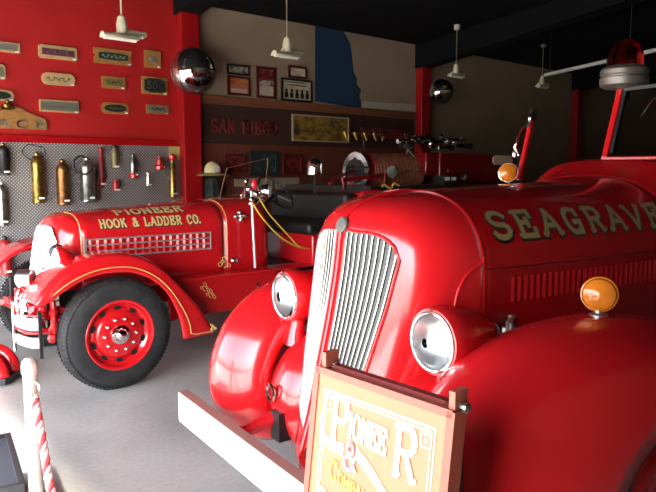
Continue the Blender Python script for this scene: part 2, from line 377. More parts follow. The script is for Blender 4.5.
# script / letter strokes on plaques that show them
def scribble(px, py, wpx, hpx, m, name='script_lettering', seed=1, n=26, r=.006, th=.03):
    for o in bpy.data.objects:
        if o.name.startswith('wall_plaque') and (o.location-onY(px, py, YW)).length < .03: par = o
    w = (onY(px+wpx/2, py, YW)-onY(px-wpx/2, py, YW)).x; h = hpx*.0135; rnd = random.Random(seed)
    pts = []
    for i in range(n*4):
        t = i/(n*4-1); pts.append((-w/2+w*t+.012*math.sin(t*n*3.1), -th-.011, h/2*math.sin(t*n*2.2)*(.55+.45*rnd.random())))
    MB().tube(pts, r, 4).build(name, m, par)
scribble(58, 79.5, 24, 4, GRN, seed=3, n=10, r=.005, th=.02); scribble(57.5, 53, 26, 4.5, GRN, seed=2, n=12, r=.006)
scribble(112.5, 57, 24, 3, TIN, seed=5, n=12, r=.004); scribble(113, 83, 14, 3, DK, seed=6, n=8, r=.005)
scribble(114.5, 108.5, 14, 2, OLIVE, seed=7, n=7, r=.004); scribble(157, 109.5, 15, 3, DK, seed=8, n=8, r=.005)
# large arched plaque with letters MACK
c = onY(14, 120, YW); t = empty('wall_plaque', (c.x, YW-.001, c.z), 'largest wooden plaque with raised centre and metal letters ending in ACK', 'plaque')
hw = (onY(46, 120, YW).x-c.x); zz = lambda y: onY(20, y, YW).z-c.z
poly = [(-hw, zz(129)), (hw, zz(129)), (hw, zz(122)), (hw*.93, zz(118)), (hw*.7, zz(115.5)), (hw*.45, zz(112.5)), (hw*.2, zz(108)), (0, zz(106.5)),
        (-hw*.2, zz(108)), (-hw*.45, zz(112.5)), (-hw*.7, zz(115.5)), (-hw*.93, zz(118)), (-hw, zz(122))]
MB().prism(poly, (0, 0, 0), EX, EZ, .03).build('board', WOOD, t, smooth=False)
for k, ch in enumerate('MACK'):
    mb = MB(); wall_text(mb, ch, -.32+k*.2, zz(124), .085, .13, .07, .02, -.034, serif=False); mb.build('metal_letter', SILV, t, smooth=False, solid=.006)
mb = MB(); mb.ball((-.08, -.06, zz(106)), .035, 10, sc=(1.3, .8, 1.1)); mb.ball((-.08, -.07, zz(103)), .022, 10); mb.bx(-.15, -.01, -.07, -.03, zz(111), zz(107.5)); mb.build('metal_ornament', BRASS, t)
# --- fire extinguishers hung on the diamond plate
def extinguisher(px, ytop, ybot, wpx, body, label, kind='tall', hose=False, tagm=TAGM, cap=None, group='antique fire extinguishers on the diamond plate'):
    d = YW-.12; a = onY(px, ytop, d); b = onY(px, ybot, d); r = (onY(px+wpx/2, ytop, d)-onY(px-wpx/2, ytop, d)).length/2*.9; h = a.z-b.z
    r = max(.022, r); off = r+.022
    t = empty('fire_extinguisher', (b.x, YW-.02-off, b.z), label, 'fire extinguisher', group=group)
    if kind == 'tall':
        MB().lathe([(r*.94, 0), (r, h*.02), (r, h*.06), (r*.96, h*.07), (r*.96, h*.76), (r*.9, h*.83), (r*.6, h*.89), (r*.34, h*.92)], n=20).build('body', body, t)
        MB().lathe([(r*.36, h*.92), (r*.42, h*.93), (r*.42, h*.97), (r*.2, h)], n=14).build('cap', cap or body, t)
    elif kind == 'tube':
        MB().lathe([(r*.7, 0), (r, h*.03), (r, h*.72), (r*.75, h*.76), (r*.7, h*.86)], n=14).build('body', body, t)
        MB().lathe([(r*.8, h*.86), (r*.95, h*.88), (r*.95, h*.96), (r*.4, h)], n=14).build('pump_handle', cap or body, t)
    elif kind == 'grenade':
        MB().lathe([(r*.5, 0), (r*.9, h*.12), (r*.85, h*.75), (r*.6, h*.85), (r*.5, h*.9), (r*.5, h)], n=16).build('body', body, t)
        MB().lathe([(r*1.15, -.012), (r*1.2, .03), (r*.9, .05)], n=16).build('holder', cap or body, t)
    if hose:
        ps = smoothpath([(0, 0, h*.97), (-r*.8, -.02, h*1.02), (-r*1.7, -.03, h*.92), (-r*1.6, -.03, h*.7), (-r*.6, -r*1.05, h*.62), (r*.3, -r*1.1, h*.75)])
        MB().tube(ps, .012, 6).build('hose', RUB, t)
    MB().bx(-.03, .03, -.005, .0, -.011, .011).build('paper_tag', tagm, t, loc=(r*.15, -r*1.0, h*.1), smooth=False)
    MB().bx(-r*1.02, r*1.02, 0, off, h*.45, h*.48).build('wall_strap', STEEL, t, smooth=False)
    return t
extinguisher(5, 143, 175, 13, BLACK, 'black round-shouldered extinguisher at left edge, upper of two', cap=BRASS)
extinguisher(39, 152, 203, 15, BRASS, 'shiny brass extinguisher with thin wire loop above it, left of the copper one')
extinguisher(64, 159, 205, 15, COPPER, 'copper-brown extinguisher between the bright brass and the nickel ones')
extinguisher(88, 157, 202, 17, NICK, 'dull nickel extinguisher with a coiled black hose on its shoulder', hose=True)
extinguisher(4, 181, 226, 11, NICK, 'grey extinguisher at left edge just under the black one', cap=WHITE)
extinguisher(7, 236, 275, 14, CANR, 'red extinguisher with black valve low at the left edge', cap=BLACK)
extinguisher(103.5, 147, 188, 6, DRED, 'long thin dark red tube extinguisher right of the nickel one', 'tube')
extinguisher(116, 145, 169, 8, OLIVE, 'short dark olive pump extinguisher near the top of the plate', 'tube', cap=BLACK)
extinguisher(134.5, 155, 177, 8, NICK, 'pale glass-like tube extinguisher in a red base holder', 'grenade', cap=RED)
extinguisher(117, 179, 191, 8, CANR, 'smallest red canister above the truck bonnet lettering', 'tube')
extinguisher(150, 172, 186, 5, STEEL, 'tiny silver tube hanging between the two red-based grenades', 'tube')
extinguisher(160.5, 157, 168.5, 9, CANR, 'short round red fire grenade in red holder near pillar', 'grenade', cap=RED)
extinguisher(174.5, 154, 198, 7, BRASS, 'tall thin brass tube with red top, closest to the pillar', 'tube', cap=RED)
# wire loop above the brass one, joined to a hook
a = onY(34, 152, YW-.06)
tag(MB().tube([(a.x+.13*math.cos(k*PI/12), YW-.05, a.z+.085*math.sin(k*PI/12)+.01*math.sin(k)) for k in range(24)], .006, 5, True).build('wire_loop', BLACK),
    'thin dark wire loop hanging over the shiny brass extinguisher', 'wire loop')
a = onY(176, 152, YW-.025)
tag(MB().bx(-.10, .10, -.012, 0, -.10, .10).build('notice', mat('old_paper', (.45, .38, .14), .7), loc=(a.x, YW-.021, a.z), smooth=False), 'yellowed square notice behind the thin brass tube', 'notice')
# --- blue map shape, pale strip
Y = YW-.004
def wpoly(name, pts, m, th=.004, y=YW-.002): 
    V = [onY(a, b, y) for a, b in pts]; return MB().prism([(p.x, p.z) for p in V], (0, y, 0), EX, EZ, th).build(name, m, smooth=False)
tag(wpoly('blue_mural', [(315, 101), (315, 25), (343, 30), (346, 36), (350, 44), (352, 58), (353, 72), (357, 79), (356, 84), (361, 90), (359, 96), (361, 102), (361, 109)], MAPB), 'flat dark blue coast-shaped panel on beige wall above the brown band', 'mural')
tag(wpoly('plain_board', [(361.5, 110), (361.5, 101.5), (417, 104.5), (417, 112.5)], PALEW, .01), 'plain pale horizontal board right of the blue mural', 'board')
# --- letters on the band
y = YW-.03
def boardtext(name, txt, xa, xb, yc, hp, colr, label):
    a = onY(xa, yc, y); b = onY(xb, yc, y); n = len(txt.replace(' ', '')); L = b.x-a.x
    w = L/(n*1.32+(.9 if ' ' in txt else 0)); h = hp
    t = empty(name, (a.x, y, a.z), label, 'lettering'); x = 0
    for ch in txt:
        if ch == ' ': x += w*1.0; continue
        mb = MB(); ll = lettering(mb, ch, h, w, 0, h*.17, lambda p, q: (p, -.012, q-h/2)); mb.build('letter', colr, t, loc=(x, 0, 0), smooth=False, solid=.01); x += ll+w*.32
    return t
REDL = mat('letter_red', (.22, .030, .024), .5)
boardtext('sign_letters', 'SAN DIEGO', 211, 281, 125.5, .175, REDL, 'red slab letters SAN DIEGO on the dark brown band')
boardtext('sign_letters', 'HAYNGSHILL', 361, 412, 132.5, .15, REDL, 'dim red letters on the brown band right of the yellow picture')
# --- framed pictures
def art_mat(name, cols, scale, seed):
    m, nt, b = new_mat(name); setp(b, Roughness=.35)
    n = nt.nodes.new('ShaderNodeTexNoise'); n.inputs['Scale'].default_value = scale; n.inputs['Detail'].default_value = 3
    v = coords(nt, (1, 1, 1.6)); nt.links.new(v, n.inputs['Vector']); n.noise_dimensions = '4D'; n.inputs['W'].default_value = seed
    r = nt.nodes.new('ShaderNodeValToRGB'); e = r.color_ramp.elements; r.color_ramp.interpolation = 'EASE'
    e[0].position = .36; e[0].color = (*cols[0], 1); e[1].position = .64; e[1].color = (*cols[-1], 1)
    for i, c in enumerate(cols[1:-1]): q = e.new(.36+.28*(i+1)/(len(cols)-1)); q.color = (*c, 1)
    nt.links.new(n.outputs['Fac'], r.inputs['Fac']); nt.links.new(r.outputs['Color'], b.inputs['Base Color']); return m
FR_R = mat('frame_maroon', (.09, .012, .012), .3); FR_K = mat('frame_black', (.012, .011, .011), .3); FR_C = mat('frame_cream', (.42, .36, .24), .5)
def picture(x0, y0, x1, y1, frame, art, label, bord=.18, lines=0, base=YW, name='framed_picture', lm=None, extra=None):
    a = onY(x0, (y0), base); b = onY(x1, y1, base); c = onY((x0+x1)/2, (y0+y1)/2, base)
    w = b.x-a.x; h = (onY((x0+x1)/2, y0, base).z-onY((x0+x1)/2, y1, base).z); f = min(w, h)*bord*.5
    t = empty(name, (c.x, base-.002, c.z), label, 'picture', group='framed pictures on the picture wall')
    fm = MB()
    for q in ((-w/2, w/2, h/2-f, h/2), (-w/2, w/2, -h/2, -h/2+f), (-w/2, -w/2+f, -h/2+f, h/2-f), (w/2-f, w/2, -h/2+f, h/2-f)): fm.bx(q[0], q[1], -.03, 0, q[2], q[3])
    fm.build('frame', frame, t, smooth=False)
    MB().bx(-w/2+f, w/2-f, -.016, 0, -h/2+f, h/2-f).build('print', art, t, smooth=False)
    if lines:
        mb = MB()
        for k in range(lines):
            z = h/2-f*1.6-k*h*.13; mb.bx(-w*.33, w*.33*(1 if k % 2 else .8), -.0175, -.016, z-h*.04, z)
        mb.build('printed_lines', lm or FR_K, t, smooth=False)
    if extra: extra(t, w, h)
    return t
A1 = art_mat('art_bw', [(.05, .04, .04), (.35, .31, .25), (.45, .40, .33)], 22, 1.1)
A2 = art_mat('art_cream', [(.40, .34, .24), (.52, .46, .33)], 9, 2.)
A3 = art_mat('art_orange', [(.40, .10, .03), (.50, .18, .05)], 6, 3.)
A4 = art_mat('art_landscape', [(.05, .045, .03), (.16, .10, .025), (.30, .17, .035), (.36, .20, .04)], 7, 4.)
A5 = art_mat('art_red', [(.05, .006, .006), (.22, .03, .025)], 14, 5.)
A6 = art_mat('art_teal', [(.02, .03, .03), (.05, .09, .09)], 10, 6.)
picture(226.5, 65, 248.5, 75, FR_K, A1, 'small wide black frame with black and white lettering, top left of group', .3)
def strips(t, w, h):
    MB().bx(-w*.36, w*.36, -.018, -.016, -h*.08, h*.04).build('pink_band', mat('pink_band', (.50, .16, .16), .6), t, smooth=False)
    MB().bx(-w*.36, w*.36, -.018, -.016, -h*.36, -h*.14).build('pale_band', mat('pale_band', (.48, .38, .33), .6), t, smooth=False)
picture(227, 76.5, 249.5, 95.5, FR_R, A3, 'maroon frame with orange, pink and white poster below the small black one', .22, extra=strips)
def two(t, w, h):
    MB().bx(-w*.4, w*.4, -.0185, -.016, h*.08, h*.40).build('red_card', A5, t, smooth=False)
    MB().bx(-w*.37, w*.37, -.0185, -.016, -h*.42, -h*.12).build('pale_card', A2, t, smooth=False)
picture(256, 67.5, 275, 98.5, FR_R, A1, 'tall narrow maroon frame holding two stacked prints', .22, extra=two)
picture(288, 66.5, 306, 78.5, FR_R, A2, 'small dark red frame with blank cream paper under the second pendant lamp', .34)
def people(t, w, h):
    mb = MB()
    for i in range(5):
        x = -w*.34+i*w*.17; mb.bx(x-w*.055, x+w*.055, -.0185, -.016, -h*.36, -h*.12); mb.prism([(w*.04*math.cos(k*PI/5), h*.09*math.sin(k*PI/5)) for k in range(10)], (x, -.016, -h*.04), EX, EZ, .0025)
    mb.build('figures', FR_K, t, smooth=False)
picture(281, 79.5, 311.5, 101.5, FR_K, A2, 'wide black frame with a row of dark figures on cream', .16, 2, extra=people)
picture(292.5, 116, 349, 142, FR_C, A4, 'long yellow landscape picture in a cream frame on the brown band', .10, base=YW-.03, lines=0)
picture(224.5, 154, 245.5, 169, FR_R, A5, 'small dark red frame with white writing near the pillar, behind windshield', .22, base=YW-.03)
picture(250, 150.5, 278, 176, mat('frame_darkteal', (.02, .035, .035), .4), A6, 'large dark teal framed picture behind the truck windshield', .3, base=YW-.03)
picture(282.5, 154, 303, 175, FR_R, A5, 'square dark red frame right of the teal one above the steering wheel', .36, base=YW-.03)
t = wpoly('pale_board', [(232, 189), (232, 178.5), (298, 177.5), (298, 189)], mat('board_tan', (.34, .27, .19), .7), .03, YW-.03); tag(t, 'long low pale tan board against the wall behind the steering wheel', 'board')
t = wpoly('wooden_shelf', [(290, 196), (290, 188.5), (318, 188), (318, 195)], mat('shelf_tan', (.42, .22, .08), .6), .16, YW-.03); tag(t, 'short tan wooden ledge right of the steering wheel', 'shelf')
# helmet and coat on a hook
c = onY(212.5, 172, YW-.25)
t = empty('fire_helmet', (c.x, c.y, c.z-.02), 'pale yellow brimmed fire helmet hung above a dark coat by the pillar', 'helmet')
HELM = mat('helmet_cream', (.62, .55, .30), .4)
MB().lathe([(.105, 0), (.11, .03), (.10, .09), (.07, .14), (.02, .165), (.001, .168)], n=20, sc=(.9, 1.1)).build('crown', HELM, t)
MB().lathe([(.10, .012), (.16, .0), (.20, -.025), (.195, -.032), (.10, .0)], n=24, sc=(.95, 1.15)).build('brim', mat('helmet_brim', (.34, .26, .10), .45), t)
MB().prism([(-.04, 0), (.04, 0), (.045, .07), (0, .1), (-.045, .07)], (0, -.115, .02), EX, EZ, .01).build('badge', WHITE, t, smooth=False)
COAT = noise_mat('coat_black', (.010, .012, .010), (.04, .045, .035), 6, .8)
cp = MB()
rows = [(0, .07, .07), (-.05, .13, .09), (-.14, .17, .12), (-.3, .18, .13), (-.6, .18, .14), (-.95, .19, .15)]
cp.grid(lambda i, k: (rows[i][1]*math.cos(k*PI/12)*(1+.05*math.sin(k*2.3+i)), .03+rows[i][2]*-abs(math.sin(k*PI/12))*(1+.1*math.sin(k*3)), rows[i][0]), range(6), range(13))
o = cp.build('turnout_coat', COAT, loc=(c.x+.09, YW-.08, c.z-.06), solid=.02); tag(o, 'dark turnout coat hanging on the wall under the yellow helmet', 'coat')
# --- convex mirrors
def mirror(c, r, d, label, mount):
    t = empty('convex_mirror', c, label, 'mirror'); d = Vector(d).normalized(); x, y_, a = basis(d)
    prof = [(r*math.sin(k*PI/2/10*1.0), r*.82*math.cos(k*PI/2/10)) for k in range(1, 11)][::-1]+[(0.0005, r*.82)]
    MB().lathe(prof, (0, 0, 0), d, 40).build('mirror_dome', mat('mirror_face', (.80, .80, .80), .02, 1.), t)
    MB().lathe([(r*1.0, .004), (r*1.02, 0), (r*.98, -.03), (r*.5, -.05), (.05, -.06)], (0, 0, 0), d, 32).build('back_shell', BLACK, t)
    MB().tube([Vector((0, 0, 0))-d*.05, Vector(mount)-Vector(c)], .018, 8).build('bracket', BLACK, t)
m1 = onY(194, 71, YW-.62); mirror(m1, .292, (-.25, -.95, -.10), 'large round convex mirror on the red pillar by the plaques', (P1, YW-.16, m1.z+.02))
m2 = onY(441.5, 92, YW-.75); mirror(m2, .215, (-.35, -.92, -.12), 'smaller distant convex mirror past the second red pillar', (P2+.05, YW-.16, m2.z))
# --- pendant lamps
LAMPG = mat('lamp_white', (.78, .76, .68), .4)
def pendant():
    t = empty('pendant_lamp', (0, 0, 0), 'x', 'lamp')
    MB().lathe([(.03, -.02), (.045, .0), (.05, .06), (.035, .13), (.012, .15)], n=16).build('socket_hub', CREAM, t)
    def trough(cy, cz, x0, x1, m):
        mb = MB(); pts = [(cy+.055*math.cos(a), cz+.05*math.sin(a)) for a in frange(0, PI, 9)]
        mb.grid(lambda i, j: ((x0, x1)[i], pts[j][0], pts[j][1]), range(2), range(9)); 
        for x in (x0, x1): mb.add([(x, p[0], p[1]) for p in pts], [tuple(range(9))])
        return mb
    trough(-.035, -.07, -.20, .13, 0).build('reflector', CREAM, t, solid=.003)
    trough(.045, -.012, -.02, .24, 0).build('reflector', CREAM, t, solid=.003)
    MB().cyl((-.185, -.035, -.065), (.115, -.035, -.065), .022, n=12).build('tube_bulb', LAMPG, t)
    MB().cyl((-.01, .045, -.008), (.22, .045, -.008), .022, n=12).build('tube_bulb', LAMPG, t)
    return t
base = pendant()
labs = ['cream pendant lamp hanging before the red plaque wall', 'cream pendant lamp hanging before the group of framed pictures', 'dim pendant lamp above the smaller convex mirror', 'farthest pendant lamp, dim, near the long white pipe']
for i, (px, py) in enumerate(((122, 32), (287, 51), (456, 73), (542, 84))):
    o = base if i == 0 else copy_tree(base); p = onY(px, py, 7.0); o.location = p; o['label'] = labs[i]; o['group'] = 'pendant lamps in a row'
    o.scale = (1.2,)*3 if i < 2 else (1.0,)*3
    MB().cyl((0, 0, .14), (0, 0, (zc(7.0)-p.z)/o.scale[0]), .008, n=6).build('rod', CREAM, o)
    MB().lathe([(.05, -.04), (.05, 0)], (0, 0, (zc(7.0)-p.z)/o.scale[0]), n=12).build('ceiling_cap', CREAM, o)
a = onZ(545, 75, 3.4); b = onZ(656, 50, 3.4); d = (b-a)
t = empty('ceiling_pipe', a, 'long thin white pipe hanging under the black ceiling behind beacon', 'pipe')
MB().cyl((0, 0, 0), d*1.6, .03, n=12).build('pipe', mat('pipe_white', (.62, .62, .60), .5), t)
for k in (.05, .8, 1.5):
    q = d*k; MB().cyl(q, (q.x, q.y, zc(a.y+q.y)-a.z), .008, n=6).build('hanger', BLACK, t)
# ================================================================== WHEEL (shared)
def wheel(parent, u, v, R=.46, W=.2, side=-1, tread_m=RUB, name='wheel'):
    """tyre is the part; rim, hub cap and nuts are its own pieces. side: direction of the outer face in v"""
    ax = (0, side, 0)
    mb = MB()
    prof = [(R*.60, -W/2), (R*.72, -W/2-.008), (R*.88, -W*.5), (R*.96, -W*.40), (R*.985, -W*.34), (R, -W*.2), (R, W*.2), (R*.985, W*.34), (R*.96, W*.40), (R*.88, W*.5), (R*.72, W/2+.008), (R*.60, W/2), (R*.58, W*.3), (R*.58, -W*.3), (R*.60, -W/2)]
    x, y, a = basis(ax); n = 64; vs = []
    for r, h in prof:
        for k in range(n): vs.append(x*(r*math.cos(2*PI*k/n))+y*(r*math.sin(2*PI*k/n))+a*h)
    mb.add(vs, [(i*n+k, i*n+(k+1) % n, (i+1)*n+(k+1) % n, (i+1)*n+k) for i in range(len(prof)-1) for k in range(n)])
    nb = 84
    for k in range(nb):
        t = 2*PI*k/nb; rad = x*math.cos(t)+y*math.sin(t); tan = x*-math.sin(t)+y*math.cos(t)
        for sg in (-1, 1):
            c = rad*(R*.983)+a*(sg*W*.36); mb.obx(c, tan*(PI*R/nb*.62), (rad*.004+a*.0), (a*sg*W*.11-rad*R*.03))
    o = mb.build(name, tread_m, parent, loc=(u, v, R), ang=30)
    rr = R*.62
    hs = MB(); hs.lathe([(rr*1.0, W*.40), (rr*1.03, W*.52), (rr*1.0, W*.54), (rr*.94, W*.50), (rr*.9, W*.30), (rr*.80, W*.20), (rr*.72, W*.24), (rr*.66, W*.38), (rr*.60, W*.42), (rr*.3, W*.42), (rr*.28, W*.46), (0.001, W*.46)], (0, 0, 0), ax, 48, cap=False)
    for k in range(10):
        t = 2*PI*(k+.5)/10; rad = x*math.cos(t)+y*math.sin(t); tan = x*-math.sin(t)+y*math.cos(t)
        c = rad*(rr*.775)+a*(W*.225); hs.prism([(.030*math.cos(q*PI/5), .017*math.sin(q*PI/5)) for q in range(10)], c, tan, rad, .012 if (tan.cross(rad)).dot(a) > 0 else -.012, 1)
    hs.build('rim', [RED, BLACK], o)

    MB().lathe([(rr*.27, W*.44), (rr*.27, W*.5), (rr*.2, W*.54), (rr*.17, W*.66), (rr*.12, W*.74), (.001, W*.78)], (0, 0, 0), ax, 24).build('hub_cap', CHROME, o)
    nut = None
    for k in range(10):
        t = 2*PI*k/10; rad = x*math.cos(t)+y*math.sin(t); c = rad*(rr*.47)+a*(W*.41)
        if nut is None:
            nut = MB().lathe([(.017, 0), (.017, .014), (.012, .026), (.001, .034)], (0, 0, 0), ax, 10).build('lug_nut', CHROME, o, loc=c)
        else:
            q = nut.copy(); COL.objects.link(q); q.parent = o; q.location = c
    return o
# ------------------------------------------------------------------ bonnet and radiator shell surfaces
class Bonnet:
    def __init__(s, w, zb, top, n=2.7, zlow=1.0): s.w, s.zb, s.top, s.n, s.zlow = w, zb, top, n, zlow
    def half(s, u, z):
        h = s.top(u)-s.zb
        if z <= s.zb: return s.w(u)
        q = min(1, (z-s.zb)/h); return s.w(u)*(1-q**s.n)**(1/s.n)
    def row(s, u, n=16):      # points from low side over the shoulder to the crown
        h = s.top(u)-s.zb; out = [(s.w(u), s.zlow+(s.zb-s.zlow)*k/3) for k in range(3)]
        for k in range(n+1):
            t = PI/2*k/n; out.append((s.w(u)*max(0, math.cos(t))**(2/s.n), s.zb+h*math.sin(t)**(2/s.n)))
        return out
    def full(s, u):
        r = s.row(u); return [(-v, z) for v, z in r]+[(v, z) for v, z in r[::-1][1:]]
    def by_arc(s, u, a, off=0.):   # a = height along the skin from zb upward (near side, v<0)
        r = [p for p in s.row(u, 40)]; 
        i0 = 3; pts = r[i0:]; acc = 0
        if a <= 0: return Vector((u, -s.w(u)-off, s.zb+a))
        for p, q in zip(pts, pts[1:]):
            L = math.hypot(q[0]-p[0], q[1]-p[1])
            if acc+L >= a:
                t = (a-acc)/L; v = p[0]+(q[0]-p[0])*t; z = p[1]+(q[1]-p[1])*t; nx, nz = (q[1]-p[1])/L, -(q[0]-p[0])/L
                return Vector((u, -(v+nx*off), z+nz*off))
            acc += L
        return Vector((u, 0, s.top(u)+off))
CONT = [(0, 0), (.05, .0), (.15, .018), (.3, .055), (.5, .13), (.66, .225), (.78, .34), (.87, .48), (.94, .65), (.98, .83), (1, 1)]
CONTS = [tuple(p) for p in smoothpath([(a, b, 0) for a, b in CONT], 3)]
class Shell:
    def __init__(s, bon, ub, ur, narrow, cont=CONTS): s.b, s.ub, s.ur, s.nw, s.c = bon, ub, ur, narrow, cont
    def uat(s, z, v):     # u of the skin at height z and |v|
        w = s.b.half(s.ub, z)*interp(s.nw, z); f = min(1, abs(v)/w); u0 = interp(s.ur, z)
        return u0+(s.ub-u0)*interp([(a, b) for a, b, _ in s.c], f)
    def mesh(s, zs):
        mb = MB()
        def P(z, k):
            sg = -1 if k < 0 else 1; a, b, _ = s.c[abs(k)]; w = s.b.half(s.ub, z)*interp(s.nw, z); u0 = interp(s.ur, z)
            return (u0+(s.ub-u0)*b, sg*a*w, z)
        n = len(s.c)-1; mb.grid(P, zs, list(range(-n, n+1))); return mb
def paint_text(parent, bon, txt, u0, a0, h, w, gap, t, front, back, shadow=(.006, -.006), bw=.012, name='lettering', **k):
    mb = MB(); lettering(mb, txt, h, w, gap, t+bw, lambda x, y: bon.by_arc(u0+x+shadow[0], a0+y+shadow[1], .0025), 0, step=.02, **k)
    lettering(mb, txt, h, w, gap, t, lambda x, y: bon.by_arc(u0+x, a0+y, .0045), 1, step=.02, **k)
    return mb.build(name, [back, front], parent, smooth=False)
# ================================================================== FRONT ENGINE (near, right)
A2R = math.radians(-6)
E2 = empty('fire_engine', (1.8456, 2.0465, 0), 'large red vintage fire engine in front with tall split chrome grille and round headlights', 'fire engine', A2R)
top2 = lambda u: 1.712+.035*(u-.34)/1.2+.35*max(0, u-1.42)**2
w2 = lambda u: .455+.05*max(0, u-.34)/1.2
B2 = Bonnet(w2, 1.33, top2, 2.6, .98)
UR2 = [(p.x, p.y) for p in smoothpath([(.50, -.22, 0), (.56, -.245, 0), (.62, -.235, 0), (.8, -.178, 0), (1.0, -.132, 0), (1.2, -.085, 0), (1.4, -.047, 0), (1.52, -.033, 0), (1.58, -.02, 0), (1.63, .02, 0), (1.665, .08, 0), (1.69, .16, 0), (1.703, .25, 0), (1.7119, .335, 0)], 3)]
SH2 = Shell(B2, .34, UR2, [(.5, .66), (.62, .74), (.8, .86), (1.0, .95), (1.2, 1), (2, 1)])
zs = frange(.5, 1.3, 18)+frange(1.33, 1.6, 14)+[1.615, 1.63, 1.645, 1.66, 1.67, 1.68, 1.69, 1.698, 1.704, 1.708, 1.7115]
SH2.mesh(zs).build('radiator_shell', RED, E2, solid=.012, ang=60)
def shellpt(z, v, off, S=SH2):
    e = .01; u = S.uat(z, v); du = (S.uat(z, abs(v)+e)-S.uat(z, abs(v)-e))/(2*e) if abs(v) > e else 0
    sg = 1 if v >= 0 else -1; n = Vector((-1, sg*du, 0)).normalized(); return Vector((u, v, z))+n*off
vo2 = lambda z: interp([(.68, .15), (.74, .165), (.97, .215), (1.25, .265), (1.45, .290), (1.6, .295)], z)
def grille_top(v): f = min(1, max(0, (abs(v)-.03)/.258)); return 1.555-.010*f-.10*(1-math.sqrt(max(0, 1-max(0, (f-.45)/.55)**2)))
def grille_bot(v): return .70+.08*abs(v)/.2
for sg, nm in ((-1, 'grille_panel'), (1, 'grille_panel')):
    pm = MB(); N = 10
    vs = lambda i, z: sg*(.030+(vo2(z)-.030)*i/N)
    def G(i, j):
        f = j/24; zt = grille_top(vs(i, 1.5)); zb_ = grille_bot(vs(i, .75)); z = zb_+(zt-zb_)*f; return shellpt(z, vs(i, z), .0035)
    pm.grid(G, range(N+1), range(25)); g = pm.build(nm, GRILG, E2, ang=60)
    bm = MB(); NB = 10
    for k in range(NB):
        pts = []
        for j in range(22):
            i = (k+.5)/NB*N; f = j/21; zt = grille_top(vs(i, 1.5))-.008; zb_ = grille_bot(vs(i, .75))+.006; z = zb_+(zt-zb_)*f; pts.append(shellpt(z, vs(i, z), .0055))
        bm.tube(pts, .0046, 6)
    bm.build('grille_bars', CHROME, g)
    rm = [G(i, 24) for i in range(N+1)]+[G(N, j) for j in range(23, -1, -1)]+[G(i, 0) for i in range(N-1, -1, -1)]+[G(0, j) for j in range(1, 24)]
    MB().tube(rm, .0075, 6, True).build('grille_frame', RED, g)
p = shellpt(1.572, 0, 0); MB().lathe([(.034, -.01), (.036, .012), (.030, .018), (.001, .020)], p, (-1, 0, .35), 24).build('nose_badge', mat('badge_grey', (.11, .11, .10), .5, .2), E2)
MB().tube([shellpt(z, 0, .004) for z in frange(.6, 1.545, 24)], .011, 8).build('centre_ridge', RED, E2)
MB().tube([(interp([(a, b) for b, a in []], 0) if 0 else u, 0, z+.004) for z, u in UR2 if z > 1.58], .007, 6).build('hood_crease', RED, E2)
MB().prism([(.022*math.cos(q*PI/8), .042*math.sin(q*PI/8)) for q in range(16)], shellpt(.625, -.045, .002), (0.55, -.84, 0), EZ, .004).build('crank_hole', BLACK, E2, smooth=False)
MB().tube([shellpt(z, v, .003) for z, v in smoothpath_2([(1.46, -.452), (1.42, -.446), (1.37, -.438), (1.30, -.432), (1.18, -.428), (1.05, -.425)])], .006, 6).build('shell_flange', RED, E2)
# bonnet
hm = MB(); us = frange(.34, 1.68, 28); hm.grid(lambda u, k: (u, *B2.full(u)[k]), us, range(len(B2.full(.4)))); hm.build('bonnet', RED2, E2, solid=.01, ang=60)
MB().tube([(.345, v, z) for v, z in [(a*1.004, b+.002) for a, b in B2.full(.345)]], .006, 6).build('bonnet_bead', RED2, E2)
MB().tube([B2.by_arc(u, .075, .002) for u in frange(.36, 1.67, 20)], .004, 6).build('bonnet_hinge', DRED, E2)
lv = MB()
for k in range(30):
    u = .50+k*.0385; lv.prism([(0, 0), (.018, 0), (.018, .006), (.010, .009)], B2.by_arc(u, -.07, 0), (1, 0, 0), (0, -1, 0), -.105)
lv.build('louvers', RED2, E2, smooth=False)
DG = mat('letter_gold_dull', (.34, .24, .10), .5, .15)
paint_text(E2, B2, 'SEAGRAVE', .43, .20, .12, .112, .042, .024, DG, BLACK, (.003, -.004), .016)
lt = MB(); lt.cyl((.48, -.49, 1.13), (.48, -.48, 1.21), .012); lt.tube([(.48, -.50, 1.21), (.44, -.50, 1.19), (.43, -.51, 1.15)], .009, 6); lt.ball((.43, -.51, 1.15), .014, 8); lt.bar((.47, -.46, 1.15), (.49, -.52, 1.15), .05, .02); lt.build('bonnet_latch', STEEL, E2)
# cowl and windshield
topc = lambda u: interp([(p.x, p.y) for p in smoothpath([(1.68, 1.7747, 0), (1.73, 1.800, 0), (1.79, 1.838, 0), (1.85, 1.868, 0), (1.90, 1.872, 0), (2.0, 1.86, 0)], 4)], u)
wc = lambda u: interp([(1.68, .51), (1.74, .52), (1.80, .545), (1.85, .58), (2.0, .60)], u)
nc = lambda u: interp([(1.68, 2.6), (1.75, 2.6), (1.80, 2.7), (1.85, 3.1), (2.0, 3.1)], u)
def cowl_row(u, k):
    return (u, *Bonnet(lambda q: wc(u), 1.33, lambda q: topc(u), nc(u), .9).full(u)[k])
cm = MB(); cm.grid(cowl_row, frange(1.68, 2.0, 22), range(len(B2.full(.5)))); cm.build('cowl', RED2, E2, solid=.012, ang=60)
wf = MB(); UB, UT = 1.84, 1.965
wf.bar((UB, 0, 1.87), (UT, 0, 2.27), .035, .045); wf.bar((UB, -.63, 1.86), (UT, -.63, 2.27), .035, .045); wf.bar((UB-.005, .02, 1.873), (UB-.005, -.65, 1.868), .03, .02)
w_ = wf.build('windshield_frame', RED, E2, smooth=False, bevel=.006)
MB().bar((UT, .02, 2.27), (UT, -.65, 2.27), .03, .02).build('top_rail', BLACK, w_, smooth=False)
